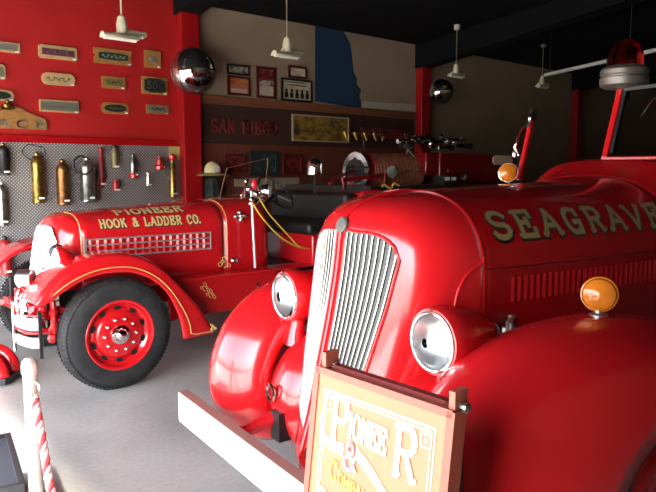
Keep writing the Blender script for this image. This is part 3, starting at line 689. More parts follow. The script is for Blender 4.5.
MB().bar((UB+.012, -.03, 1.90), (UT-.005, -.03, 2.25), .02, .028).build('rubber_seal', BLACK, w_, smooth=False)
MB().obx(((UB+UT)/2+.005, -.315, 2.08), (0, .295, 0), ((UT-UB)/2*.96, 0, .19), (.002, 0, -.0006)).build('windshield_glass', GLASS, E2, smooth=False)
wp = MB(); wp.tube([(UT-.03, -.28, 2.25), (UT-.07, -.22, 2.18), (UT-.09, -.18, 2.10)], .005, 6); wp.ball((UT-.04, -.30, 2.245), .022, 10); wp.build('wiper', CHROME, E2)
# far side windshield stanchion with mirror
fp = MB(); fp.bar((1.80, .585, 1.74), (1.90, .58, 2.13), .028, .030); f_ = fp.build('mirror_post', RED, E2, smooth=False, bevel=.006)
mm = MB(); mm.obx((1.905, .585, 2.14), (.02, .0, .06), (0, .016, 0), (.022, 0, -.010)); mm.build('mirror_back', BLACK, f_, bevel=.006)
cc = MB(); cc.tube([(1.86, .64, 1.90), (1.84, .66, 1.95), (1.87, .65, 2.06), (1.9, .62, 2.10)], .009, 6); cc.ball((1.84, .66, 1.91), .02, 8, sc=(1, 1, 1.4)); cc.ball((1.87, .57, 2.14), .02, 8, sc=(.6, .6, 1.6)); cc.build('mirror_arm', CHROME, f_)
# beacon
bc = (1.985, -.0, 2.305); KB = .88
BE = MB().lathe([(0.066, -.03), (0.110, -.025), (0.132, -.01), (0.134, .03), (0.126, .036), (0.126, .044), (0.132, .05), (0.132, .075), (0.119, .09), (0.101, .10)], bc, n=36).build('beacon_base', mat('dull_aluminium', (.20, .185, .165), .45, .7), E2)
MB().lathe([(0.099, .10), (0.099, .15), (0.092, .19), (0.075, .225), (0.044, .245), (0.001, .252)], bc, n=32).build('beacon_dome', REDGL, BE)
MB().lathe([(0.044, .10), (0.044, .17), (0.026, .2), (0.001, .2)], bc, n=16).build('beacon_bulb', CHROME, BE)
MB().cyl((1.97, 0, 2.2), (1.985, 0, 2.29), .04).build('beacon_stem', BLACK, BE)
# turn lamps
def turn_lamp(parent, p, r, name, d=(-1, -.62, .1)):
    p = Vector(p); x, y, a = basis(d)
    o = MB().lathe([(r*.98, -.022), (r*1.0, 0), (r*1.0, .012)], p, d, 32).build(name, AMBER, parent)
    MB().lathe([(r*.98, .012), (r*.9, .03), (r*.6, .045), (.001, .052)], p, d, 32).build('lens', AMBER, o)
    MB().tube([p+(x*math.cos(q*PI/16)+y*math.sin(q*PI/16))*r*1.02+a*.006 for q in range(32)], r*.045, 6, True).build('lens_ring', CHROME if name == 'cowl_lamp' else AMBER, o)
    MB().lathe([(r*.35, .0), (r*.3, -.03), (.001, -.03)], p+a*.02, d, 16).build('bulb', mat('warm_bulb', (.9, .62, .3), .3), o)
    return o
nm = turn_lamp(E2, (.60, -.80, 1.335), .064, 'fender_marker_lamp')
MB().lathe([(.035, 0), (.035, .012), (.018, .02), (.018, .045)], (.60, -.80, 1.245), n=16).build('lamp_foot', STEEL, nm)
cl = turn_lamp(E2, (1.69, .58, 1.79), .060, 'cowl_lamp'); MB().tube([(1.69, .58, 1.76), (1.70, .56, 1.68), (1.72, .50, 1.62)], .012, 8).build('lamp_bracket', BLACK, cl)
# fenders
C2 = smoothpath([(-.10, .40, 0), (-.20, .48, 0), (-.27, .60, 0), (-.285, .74, 0), (-.25, .90, 0), (-.15, 1.06, 0), (.03, 1.185, 0), (.30, 1.245, 0), (.6, 1.255, 0), (.9, 1.22, 0), (1.2, 1.12, 0), (1.5, .95, 0), (1.8, .75, 0), (2.1, .58, 0), (2.35, .52, 0)], 4)
L2 = smoothpath([(.24, .40, 0), (.235, .45, 0), (.25, .54, 0), (.28, .64, 0), (.34, .74, 0), (.43, .83, 0), (.58, .915, 0), (.78, .955, 0), (.98, .94, 0), (1.15, .87, 0), (1.3, .76, 0), (1.45, .62, 0), (1.7, .5, 0), (2.05, .44, 0), (2.35, .42, 0)], 4)
I2 = smoothpath([(.02, .46, 0), (-.04, .52, 0), (-.08, .62, 0), (-.085, .74, 0), (-.05, .86, 0), (.03, .97, 0), (.15, 1.05, 0), (.36, 1.09, 0), (.6, 1.10, 0), (.9, 1.08, 0), (1.2, 1.0, 0), (1.5, .86, 0), (1.8, .68, 0), (2.1, .54, 0), (2.35, .5, 0)], 4)
def fender(parent, C, L, I, vc, vo, vi, sg, m, name='front_fender', solid=.012, nin=8, nout=12, dome=1.0):
    mb = MB(); n = len(C)
    def P(i, k):
        if k < nin:
            t = PI/2*(1-k/nin); q = I[i]; f = 1-math.cos(t); v = vc+(vi-vc)*math.sin(t)
        else:
            t = PI/2*(k-nin)/nout; q = L[i]; f = 1-math.cos(t); v = vc+(vo-vc)*math.sin(t)
        return (C[i].x+(q.x-C[i].x)*f, sg*v, C[i].y+(q.y-C[i].y)*f)
    mb.grid(P, range(n), range(nin+nout+1)); return mb.build(name, m, parent, solid=solid, ang=70)
for sg in (-1, 1): fender(E2, C2, L2, I2, .80, 1.10, .54, sg, RED)
# catwalk aprons beside the nose
AP = smoothpath([(-.04, .46, 0), (-.10, .54, 0), (-.125, .64, 0), (-.12, .76, 0), (-.06, .88, 0), (.04, .965, 0), (.2, 1.02, 0), (.45, 1.05, 0), (.9, 1.04, 0), (1.5, .98, 0)], 4)
for sg in (-1, 1):
    am = MB(); am.grid(lambda i, k: (AP[i].x+.06*((k-3)/3)**2+(.12 if k == 0 else 0), sg*(.22+.06*k), AP[i].y-.02*((k-3)/3)**2), range(len(AP)), range(7)); a_ = am.build('fender_apron', RED, E2, solid=.01, ang=60)
    MB().tube([(-.145+.0*k, sg*(.43+.035*math.cos(k*PI/8)), .74+.04*math.sin(k*PI/8)) for k in range(16)], .009, 6, True).build('tow_ring', CHROME, a_)
    MB().prism([(.03*math.cos(q*PI/6), .035*math.sin(q*PI/6)) for q in range(12)], (-.128, sg*.43, .74), (0, -1, 0), EZ, .004).build('ring_opening', DRED, a_, smooth=False)
# headlights
REFL = mat('reflector_silver', (.9, .9, .9), .32, 1.)
for sg in (-1, 1):
    c = Vector((0, sg*.53, 1.18))
    hb = MB().lathe([(.104, .0), (.108, -.006), (.122, -.004), (.131, .015), (.132, .04), (.128, .08), (.117, .14), (.098, .20), (.072, .26), (.042, .31), (.015, .335), (.001, .34)], c, (1, 0, .0), 40, cap=False).build('headlight', RED, E2)
    MB().tube([c+Vector((-.006, .108*math.cos(k*PI/24), .108*math.sin(k*PI/24))) for k in range(48)], .007, 8, True).build('headlight_ring', CHROME, hb)
    MB().lathe([(.104, -.003), (.085, .03), (.05, .055), (.015, .062), (.001, .062)], c, (1, 0, 0), 32, cap=False).build('headlight_reflector', REFL, hb)
    MB().lathe([(.001, -.032), (.04, -.029), (.075, -.02), (.104, -.006)], c, (1, 0, 0), 32, cap=False).build('headlight_lens', GLASS, hb, solid=.003)
    MB().ball(c+Vector((.045, 0, 0)), .016, 12).build('headlight_bulb', REFL, hb)
    MB().tube([(.06, sg*.53, .93), (.06, sg*.53, .98), (.07, sg*.53, 1.02), (.075, sg*.53, 1.08)], [.06, .045, .038, .036], 14).build('headlight_post', RED, E2)
    MB().tube([(-.01, sg*.53, 1.30), (-.014, sg*.53, 1.31)], .008, 6).build('headlight_screw', CHROME, hb)
# bumper: a painted plank on brackets
bm = MB(); bm.bx(-.40, -.345, -.98, .98, .475, .635); b_ = bm.build('bumper', [WHITE], E2, smooth=False, bevel=.006)
MB().bx(-.398, -.345, -.978, .978, .636, .639).build('bumper_top', mat('plank_top', (.30, .16, .13), .6), b_, smooth=False)
for v in (.55, -.55):
    for z in (.515, .595): MB().lathe([(.012, 0), (.012, .006), (.006, .010)], (-.40, v, z), (-1, 0, 0), 10).build('bumper_bolt', STEEL, b_)
for sg in (-1, 1):
    MB().tube([(-.345, sg*.50, .55), (-.25, sg*.47, .56), (-.12, sg*.42, .62), (.05, sg*.38, .62)], [.025, .03, .04, .04], 8).build('bumper_bracket', RED, E2)
    MB().bx(-.15, 6.0, sg*.38-.04, sg*.38+.04, .52, .66).build('chassis_rail', BLACK, E2, smooth=False)
MB().cyl((.90, -.85, .47), (.90, .85, .47), .05).build('axle', BLACK, E2)
for sg in (-1, 1): wheel(E2, .90, sg*.83, .46, .22, sg)
for sg in (-1, 1): wheel(E2, 4.6, sg*.86, .46, .24, sg)
MB().cyl((4.6, -.85, .47), (4.6, .85, .47), .06).build('axle', BLACK, E2)
# cab floor, seat, body behind (outside the frame but joined to what is seen)
cb = MB(); cb.bx(1.9, 6.2, -.68, .68, .66, .9); cb.build('body_floor', RED2, E2, bevel=.02)
sb = MB(); sb.bx(2.55, 3.05, -.62, .62, .9, 1.12); s_ = sb.build('bench_seat', BLKLEA, E2, bevel=.04); MB().bx(3.05, 3.17, -.62, .62, .9, 1.52).build('seat_back', BLKLEA, s_, bevel=.03)
MB().bx(3.2, 6.2, -.88, .88, .9, 1.5).build('hose_bed', RED2, E2, bevel=.03)
for sg in (-1, 1): MB().bx(2.3, 4.0, sg*.98-.12, sg*.98+.12, .40, .44).build('running_board', STEEL, E2, bevel=.01)
for sg in (-1, 1): MB().bx(2.3, 3.9, sg*.82-.06, sg*.82+.05, .44, .66).build('step_riser', RED2, E2)
sw = MB(); sw.tube([(2.28+.07*math.sin(k*PI/16), -.36+.2*math.cos(k*PI/16), 1.5+.19*math.sin(k*PI/16)) for k in range(32)], .014, 8, True); sw.cyl((2.0, -.36, 1.45), (2.28, -.36, 1.5), .02); sw.bar((2.28, -.55, 1.5), (2.28, -.17, 1.5), .02, .01); sw.build('steering_wheel', BLACK, E2)
# ================================================================== REAR-LEFT ENGINE (parked along the wall)
E1 = empty('fire_engine', (2.081, 6.06, 0), 'open red ladder engine parked along the wall with gold lettering on its bonnet', 'fire engine')
top1 = lambda u: 1.425+.075*(u+.1)/1.3
w1 = lambda u: .40+.10*max(0, u+.1)/1.9
B1 = Bonnet(w1, 1.18, top1, 3.0, .80)
UR1 = [(p.x, p.y) for p in smoothpath([(.66, -.40, 0), (.8, -.385, 0), (1.0, -.345, 0), (1.2, -.295, 0), (1.30, -.265, 0), (1.355, -.235, 0), (1.39, -.20, 0), (1.41, -.16, 0), (1.4248, -.11, 0)], 4)]
CF = [(0, 0), (.1, .0), (.3, .03), (.5, .08), (.7, .17), (.82, .29), (.9, .45), (.96, .68), (.99, .86), (1, 1)]
SH1 = Shell(B1, -.1, UR1, [(.6, .9), (1.0, 1), (2, 1)], [tuple(p) for p in smoothpath([(a, b, 0) for a, b in CF], 3)])
SH1.mesh(frange(.66, 1.2, 10)+frange(1.22, 1.38, 10)+[1.39, 1.40, 1.408, 1.415, 1.42, 1.4245]).build('radiator_shell', RED, E1, solid=.012, ang=60)
gm = MB(); gm.grid(lambda i, j: shellpt(.74+(.56-.12*abs(-1+2*i/14)**5)*j/12, -.29+.58*i/14, .004, SH1), range(15), range(13)); g = gm.build('grille_panel', GREYB, E1, ang=60)
bm = MB()
for k in range(22):
    v = -.28+.56*k/21; bm.tube([shellpt(.75+(.55-.12*abs(v/.29)**5)*j/10, v, .010, SH1) for j in range(11)], .008, 6)
bm.build('grille_bars', CHROME, g)
fr = [shellpt(.74+.45*j/10, -.30, .01, SH1) for j in range(10)]+[shellpt(1.315-.12*abs(-1+2*i/20)**5, -.30+.60*i/20, .01, SH1) for i in range(21)]+[shellpt(.74+.45*j/10, .30, .01, SH1) for j in range(9, -1, -1)]
MB().tube(fr, .012, 8).build('grille_frame', CHROME, g)
hm = MB(); hm.grid(lambda u, k: (u, *B1.full(u)[k]), frange(-.1, 1.30, 20), range(len(B1.full(0)))); hm.build('bonnet', RED, E1, solid=.01, ang=60)
hm = MB(); hm.grid(lambda u, k: (u, *B1.full(u)[k]), frange(1.30, 1.80, 8), range(len(B1.full(0)))); hm.build('cowl', RED, E1, solid=.012, ang=60)
def stripe(parent, pts, r=.0045, m=GOLD, name='gold_stripe'): return MB().tube(pts, r, 5).build(name, m, parent)
stripe(E1, [B1.by_arc(-.09, a, .001) for a in frange(-.34, .58, 20)])
stripe(E1, [B1.by_arc(1.33, a, .001) for a in frange(-.34, .55, 20)])
MB().tube([B1.by_arc(1.295, a, .0) for a in frange(-.36, .5, 20)], .004, 5).build('bonnet_seam', DRED, E1)
# louvers with chrome bars
lv = MB(); u0, u1_ = -.06, 1.14
for k in range(17):
    u = u0+.03+k*(u1_-u0-.04)/17; lv.prism([(0, 0), (.042, 0), (.042, .008), (.018, .012)], B1.by_arc(u, -.135, 0), (1, 0, 0), (0, -1, 0), -.165)
l_ = lv.build('louvers', RED, E1, smooth=False)
cb = MB()
for a in (-.135, -.083, -.028, .025): cb.tube([B1.by_arc(u, a, .017) for u in frange(u0, u1_, 12)], .0075, 6)
for u in (u0-.005,): cb.bar(B1.by_arc(u, -.15, .012), B1.by_arc(u, .04, .012), .035, .02)
cb.tube([B1.by_arc(u1_, a, .014) for a in (-.14, .03)], .006, 6)
cb.build('louver_trim', mat('trim_silver', (.42, .38, .38), .35, .35), l_)
CG = mat('letter_gold', (.74, .53, .22), .45, .1)
paint_text(E1, B1, 'HOOK & LADDER CO.', .085, .12, .080, .049, .0135, .0165, CG, BLACK, (.005, -.005), .010, space=.75)
paint_text(E1, B1, 'PIONEER', .26, .26, .105, .082, .020, .022, CG, BLACK, (.006, -.007), .008)
# ornament scrolls
def scroll(parent, fn, s=.05, m=GOLD):
    mb = MB()
    for cx, cy, r, a0, a1 in ((0, 0, .5, 0, 300), (.9, .1, .35, 180, 480), (.1, .95, .35, -90, 210), (-.7, -.2, .3, 0, 260), (.5, .5, .25, 0, 360)):
        mb.tube([fn(s*(cx+r*math.cos(math.radians(a))), s*(cy+r*math.sin(math.radians(a)))) for a in frange(a0, a1, 10)], .0045, 4)
    return mb.build('gold_scroll', m, parent)
scroll(E1, lambda x, y: B1.by_arc(1.30-x, -.31+y, .002), .06)
# side fittings
kb = MB()
for du, da in ((-.05, 0), (.05, 0), (0, .04), (0, -.04)): kb.lathe([(.026, 0), (.026, .02), (.016, .035), (.001, .04)], B1.by_arc(1.49+du, .165+da, 0), (0, -1, 0.1), 12)
kb.ball(B1.by_arc(1.49, .165, .02), .03, 10); kb.build('valve_cluster', CHROME, E1)
MB().lathe([(.035, 0), (.035, .01), (.022, .02), (.022, .045), (.001, .05)], B1.by_arc(1.40, -.28, 0), (0, -1, 0), 16).build('filler_cap', CHROME, E1)
# running rail / frame side
MB().bx(.40, 2.9, -.70, -.46, .785, .81).build('catwalk', RED, E1, bevel=.008)
MB().bx(.40, 2.9, .46, .70, .785, .81).build('catwalk', RED, E1, bevel=.008)
fs = MB().bx(.60, 2.9, -.66, -.60, .44, .785); s_ = fs.build('side_panel', RED, E1, bevel=.006)
MB().tube([(1.54, -.66, .70), (1.54, -.69, .69), (1.55, -.695, .64), (1.54, -.67, .61)], .008, 6).build('side_hook', CHROME, s_)
scroll(s_, lambda x, y: Vector((.96+x, -.663, .69+y-x*.6)), .045); scroll(s_, lambda x, y: Vector((1.02+x, -.663, .62+y-x*.6)), .045)
MB().bx(.6, 2.9, .60, .66, .44, .785).build('side_panel', RED, E1, bevel=.006)
# pole with its lamp cluster
PV = -.62
MB().tube([(1.55, PV-.02, .83), (1.53, PV, 1.60)], .013, 10).build('grab_pole', mat('pole_white', (.8, .8, .8), .25, .4), E1)
lc = MB(); 
for p, r in (((1.50, PV, 1.62), .035), ((1.57, PV-.03, 1.57), .04), ((1.50, PV-.05, 1.52), .03), ((1.60, PV+.03, 1.66), .028), ((1.44, PV+.02, 1.56), .028), ((1.47, PV, 1.70), .022), ((1.64, PV-.02, 1.50), .026)): lc.ball(p, r, 10)
lc.tube([(1.42, PV, 1.53), (1.44, PV-.03, 1.64), (1.5, PV, 1.74)], .012, 6); lc.tube([(1.48, PV-.05, 1.48), (1.58, PV, 1.46), (1.66, PV, 1.56)], .012, 6)
lc.build('lamp_bracket', CHROME, E1)
sp = MB().lathe([(.03, -.09), (.06, -.06), (.072, 0), (.075, .02)], (1.69, PV-.04, 1.60), (.75, -.65, 0), 20).build('spot_lamp', CHROME, E1)
MB().lathe([(.068, .0), (.05, .018), (.001, .03)], (1.69+.015, PV-.053, 1.60), (.75, -.65, 0), 20).build('lamp_lens', mat('lens_white', (.85, .87, .88), .15), sp)
MB().ball((1.53, PV-.06, 1.67), .042, 12, sc=(.9, .7, 1.3)).build('red_lamp', REDGL if 0 else mat('red_lens', (.6, .02, .03), .15, Coat_Weight=.5), E1)
for k, (dz, du) in enumerate(((0, 0), (.03, .09))):
    ps = smoothpath([(1.48+du, PV-.05, 1.53+dz), (1.62+du, PV-.06, 1.33+dz), (1.85+du, PV-.06, 1.12+dz*.6), (2.1, PV-.04, 1.0+dz*.3), (2.35, PV, .95)], 5)
    MB().tube(ps, .008, 6).build('yellow_rope', ROPE, E1)
# windshield (small tilted pane) and steering wheel
ws = [Vector((1.28, -.42, 1.52)), Vector((1.80, -.46, 1.54)), Vector((1.86, -.44, 1.93)), Vector((1.40, -.38, 1.83))]
def quadslab(q, th=.004):
    n = (q[1]-q[0]).cross(q[3]-q[0]).normalized()*th; return MB().add(q+[p+n for p in q], [(0, 1, 2, 3), (7, 6, 5, 4), (0, 1, 5, 4), (1, 2, 6, 5), (2, 3, 7, 6), (3, 0, 4, 7)])
quadslab(ws).build('windshield_pane', GLASS, E1, smooth=False)
MB().tube(ws, .006, 6, True).build('pane_edging', mat('edge_bronze', (.35, .16, .10), .4, .5), E1)
sc_ = Vector((2.00, -.38, 1.57)); ax = Vector((.62, .0, .55)).normalized(); x, y, a = basis(ax)
st = MB().tube([sc_+(x*math.cos(k*PI/20)+y*math.sin(k*PI/20))*.225 for k in range(40)], .014, 8, True).build('steering_wheel', BLACK, E1)
sp = MB()
for k in range(4): sp.bar(sc_-a*.02, sc_+(x*math.cos(k*PI/2+.6)+y*math.sin(k*PI/2+.6))*.22, .022, .012)
sp.build('spokes', BLACK, st); MB().lathe([(.045, -.03), (.045, .01), (.001, .025)], sc_-a*.01, ax, 16).build('horn_button', STEEL, st); MB().cyl(sc_-a*.03, sc_-a*.55, .022).build('steering_column', BLACK, st)
# cab: floor, dash, seat
MB().bx(1.80, 2.95, -.66, .66, .72, .80).build('cab_floor', BLACK, E1)
MB().bx(1.79, 1.83, -.47, .47, .80, 1.48).build('dashboard', BLACK, E1)
MB().bx(2.25, 2.75, -.70, .70, .80, 1.12).build('seat_box', RED, E1, bevel=.02)
s_ = MB().bx(2.20, 2.78, -.70, .70, 1.12, 1.25).build('seat', BLKLEA, E1, bevel=.04, sub=0); MB().bx(2.70, 2.88, -.72, .72, 1.2, 1.56).build('seat_back', BLKLEA, s_, bevel=.05)
MB().tube([(2.28, -.715, 1.12), (2.5, -.72, 1.30), (2.7, -.72, 1.34)], .01, 6).build('seat_rail', CHROME, s_)
# side box behind the seat with red moulding
q = MB(); q.prism(rrect(.34, .26, .07), (2.99, -.80, 1.46), EX, EZ, .06); bb = q.build('side_box', RED, E1, bevel=.008)
MB().prism(rrect(.26, .18, .05), (2.99, -.862, 1.46), EX, EZ, .004).build('box_panel', DRED, bb, smooth=False); scroll(bb, lambda x_, z: Vector((2.97+x_, -.868, 1.43+z)), .06)
# long body
MB().bx(2.9, 6.3, -.86, .86, .62, 1.56).build('body', RED, E1, bevel=.02)
MB().bx(3.0, 6.2, -.8, .8, 1.56, 1.63).build('deck', BLACK, E1)
# hose reel (axis along the body)
rv = -.30; rz = 1.80
rs = MB().lathe([(.225, -.015), (.235, 0), (.225, .015), (.17, .012), (.16, .0), (.05, .0), (.05, -.03), (.001, -.035)], (3.24, rv, rz), (1, 0, 0), 36).build('reel_disc', CHROME, E1)
sp = MB()
for k in range(8): t = k*PI/4; sp.prism([(.035*math.cos(q*PI/4), .05*math.sin(q*PI/4)) for q in range(8)], (3.226, rv+.115*math.cos(t), rz+.115*math.sin(t)), (0, 1, 0), EZ, -.006)
sp.build('disc_openings', BLACK, rs, smooth=False)
hs = MB()
for k in range(15): u = 3.42+k*.058; hs.tube([(u+.004*math.sin(q), rv+.185*math.cos(q*PI/12), rz+.185*math.sin(q*PI/12)) for q in range(24)], .032, 8, True)
hs.build('coiled_hose', HOSE, rs); MB().cyl((3.20, rv, rz), (4.35, rv, rz), .14, n=24).build('reel_drum', BLACK, rs)
MB().lathe([(.215, -.01), (.225, 0), (.215, .01)], (3.36, rv, rz), (1, 0, 0), 32).build('reel_flange', DRED, rs); MB().lathe([(.235, -.012), (.245, 0), (.235, .012)], (4.30, rv, rz), (1, 0, 0), 32).build('reel_flange', CHROME, rs)
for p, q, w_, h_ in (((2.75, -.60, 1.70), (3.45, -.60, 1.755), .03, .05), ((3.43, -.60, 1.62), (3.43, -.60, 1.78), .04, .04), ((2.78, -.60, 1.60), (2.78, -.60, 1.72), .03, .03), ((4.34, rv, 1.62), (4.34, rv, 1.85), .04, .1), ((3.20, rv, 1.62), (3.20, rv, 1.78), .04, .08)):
    MB().bar(p, q, w_, h_).build('reel_frame_bar', DIMRED, E1, smooth=False, bevel=.005)
MB().lathe([(.05, -.03), (.075, 0), (.07, .02), (.03, .03), (.001, .035)], (3.58, -.56, 1.79), (-.3, -1, 0), 20, sc=(1, 1)).build('reel_crank_cap', mat('grey_green', (.35, .38, .32), .4, .5), E1)
MB().tube([(3.58, -.54, 1.79), (3.58, rv, 1.79)], .015, 6).build('crank_shaft', STEEL, E1)
MB().tube([(3.6, -.57, 1.795), (4.9, -.57, 1.80)], .006, 6).build('hand_rail', STEEL, E1)
# bell
b_ = MB().lathe([(.085, -.09), (.088, -.07), (.085, -.02), (.083, .03), (.07, .07), (.04, .095), (.001, .10)], (2.60, -.3, 1.85), (0, 0, 1), 24).build('bell', CHROME, E1)
MB().tube([(2.60, -.3, 1.80), (2.60, -.3, 1.55)], .014, 6).build('bell_yoke', BLACK, b_)
MB().tube([(2.72, -.42, 1.66), (2.85, -.35, 1.72), (3.2, rv, 1.80)], .02, 6).build('feed_pipe', DRED, E1)
MB().tube([(2.85, -.55, 1.58), (2.95, -.45, 1.72), (3.05, -.35, 1.84), (3.2, -.3, 1.86)], .015, 6).build('feed_pipe', BLACK, E1)
# brass hook next to the reel
MB().tube(smoothpath([(3.15, -.78, 1.60), (3.22, -.8, 1.64), (3.32, -.8, 1.60), (3.38, -.8, 1.66), (3.46, -.8, 1.63)]), .014, 6).build('yellow_hose_end', ROPE, E1)
# upper box, pale panel, nozzles and pipes
ub = MB().bx(4.40, 6.1, -.62, .55, 1.63, 2.03).build('equipment_box', DIMRED, E1, bevel=.015)
MB().bx(4.16, 4.40, -.60, .2, 1.75, 2.03).build('front_locker', DIMRED, E1, bevel=.015)
MB().prism(rrect(.46, .13, .06), (5.74, -.62, 1.95), EX, EZ, .012).build('pale_end_panel', mat('ivory', (.75, .58, .38), .4), ub, smooth=False)
MB().tube([(4.5, -.66, 1.80), (6.3, -.66, 1.83)], .02, 8).build('grab_rail', DRED, E1)
gp = MB(); gp.bx(4.22, 4.46, -.84, -.66, 1.63, 1.74); gq = gp.build('gauge_box', BLACK, E1)
MB().bx(4.235, 4.32, -.845, -.84, 1.685, 1.725).bx(4.36, 4.445, -.845, -.84, 1.685, 1.725).build('white_plates', WHITE, gq, smooth=False)
MB().lathe([(.05, 0), (.055, .04), (.03, .08), (.001, .09)], (4.70, -.74, 1.70), (0, -.5, 1), 14).build('chrome_valve', CHROME, E1); MB().tube([(4.70, -.74, 1.60), (4.78, -.76, 1.66), (4.85, -.78, 1.61)], .02, 6).build('chrome_elbow', CHROME, E1)
nz = MB(); nz.tube([(3.02, -.3, 2.24), (3.68, -.3, 2.25)], .008, 6)
n_ = nz.build('nozzle_rack', BRASS, E1)
for k in range(4):
    u = 3.06+k*.16; MB().lathe([(.026, -.02), (.024, .01), (.016, .05), (.010, .08)], (u, -.3, 2.24), (.3, -.2, -1), 12).build('brass_nozzle', BRASS, n_)
MB().tube([(3.62, -.3, 2.25), (3.68, -.3, 2.23), (3.68, -.3, 2.17)], .014, 6).build('rack_hook', CHROME, n_)
MB().tube([(3.35, -.3, 2.24), (3.4, -.3, 1.9), (3.36, -.3, 1.7)], .01, 6).build('rack_stand', BLACK, n_)
pp = MB(); rr = random.Random(9)
pp.tube([(3.95, -.3, 2.17), (4.3, -.32, 2.19), (4.75, -.34, 2.17), (5.3, -.36, 2.13)], [.03, .035, .03, .02], 10)
for k in range(16):
    u = 3.98+k*.075+rr.uniform(-.02, .02); pp.ball((u, -.32+rr.uniform(-.1, .02), 2.19+rr.uniform(-.09, .09)), rr.uniform(.025, .06), 8)
pp.tube([(4.0, -.4, 2.22), (4.5, -.42, 2.21)], .015, 6); pp.tube([(4.6, -.42, 2.10), (5.25, -.42, 2.15)], .02, 6); pp.build('deck_gun', CHROME, E1)
MB().tube([(4.1, -.3, 1.98), (4.14, -.3, 2.08), (4.1, -.3, 2.16)], .012, 6).build('gun_stand', STEEL, E1); MB().tube([(4.0, -.36, 2.14), (4.16, -.42, 1.95)], .012, 6).build('gun_stand', STEEL, E1)
MB().ball((5.34, -.36, 2.14), .05, 10).ball((4.82, -.3, 2.19), .045, 8).build('gun_knob', BLACK, E1)
# fenders of the rear-left engine
C1 = smoothpath([(-.655, .80, 0), (-.60, .885, 0), (-.47, 1.005, 0), (-.31, 1.085, 0), (-.15, 1.128, 0), (0, 1.138, 0), (.14, 1.115, 0), (.28, 1.055, 0), (.41, .955, 0), (.54, .82, 0), (.64, .71, 0), (.74, .595, 0), (.82, .47, 0), (.90, .335, 0)], 3)
L1 = smoothpath([(-.60, .79, 0), (-.54, .82, 0), (-.44, .885, 0), (-.30, .95, 0), (-.15, .985, 0), (0, .985, 0), (.11, .97, 0), (.22, .925, 0), (.32, .86, 0), (.41, .76, 0), (.47, .65, 0), (.51, .55, 0), (.535, .45, 0), (.55, .335, 0)], 3)
def fender1(sg):
    mb = MB(); N = len(C1)
    def P(i, k):
        c, l = C1[i], L1[i]
        if k == 0: return (c.x, sg*.50, c.y-.03)
        if k <= 6: t = k/6; return (c.x, sg*(.50+.42*t), c.y-.03*(1-t)**2)
        t = (k-6)/6; a = PI/2*t; f = 1-math.cos(a)
        return (c.x+(l.x-c.x)*(f*.25 if t < 1 else .25)*1.0, sg*(.92+.07*math.sin(a)), c.y+(l.y-c.y)*f*.25)
    mb.grid(P, range(N), range(13))
    mb.grid(lambda i, k: (C1[i].x+(L1[i].x-C1[i].x)*(.25+.75*k/4), sg*(.99+.003*k), C1[i].y+(L1[i].y-C1[i].y)*(.25+.75*k/4)), range(N), range(5))
    f = mb.build('front_fender', RED, E1, solid=.010, ang=50)
    line = [(C1[i].x+(L1[i].x-C1[i].x)*.72, sg*1.004, C1[i].y+(L1[i].y-C1[i].y)*.72) for i in range(4, N-3)]
    last = line[-1]; line += [(last[0]+.01, last[1], .375), (last[0]+.06, last[1], .362), (.84, last[1], .362)]
    stripe(f, line, .005, name='pinstripe')
    scroll(f, lambda x, y: Vector((.845+x*.7-y*.45, sg*1.003, .385+y)), .035)
    return f
fender1(-1); fender1(1)
for sg in (-1, 1): wheel(E1, 0, sg*.87, .46, .2, sg); wheel(E1, 4.7, sg*.90, .46, .24, sg)
MB().cyl((0, -.8, .46), (0, .8, .46), .05).build('axle', BLACK, E1); MB().cyl((4.7, -.8, .46), (4.7, .8, .46), .06).build('axle', BLACK, E1)
for sg in (-1, 1): MB().bx(-.45, 2.9, sg*.36-.04, sg*.36+.04, .56, .72).build('chassis_rail', RED, E1, smooth=False)
MB().tube([(-.1, -.62, .42), (.4, -.62, .40), (.9, -.62, .5)], .03, 6).build('leaf_spring', BLACK, E1)
# added black sheets that put shade inside the wheel arches
MB().bx(-.45, .5, -.56, -.50, .5, .80).build('arch_shade', BLACK, E1, smooth=False); MB().bx(-.45, .5, .50, .56, .5, .80).build('arch_shade', BLACK, E1, smooth=False)
# headlamp on the side of the shell
hl = MB().lathe([(.09, 0), (.10, .02), (.095, .06), (.06, .13), (.001, .17)], (-.36, -.56, 1.08), (1, 0, 0), 24).build('headlight', RED, E1); MB().lathe([(.088, -.0), (.05, -.02), (.001, -.03)], (-.36, -.56, 1.08), (1, 0, 0), 24).build('headlight_lens', mat('lens_pale', (.8, .82, .82), .1, .3), hl)
MB().tube([(-.26, -.56, 1.0), (-.26, -.55, .85), (-.26, -.42, .78)], .02, 8).build('headlight_stem', CHROME, hl)
MB().lathe([(.06, 0), (.07, .02), (.06, .05), (.001, .08)], (-.30, -.42, 1.12), (-.4, -1, 0), 16).build('horn_mouth', BLACK, E1)
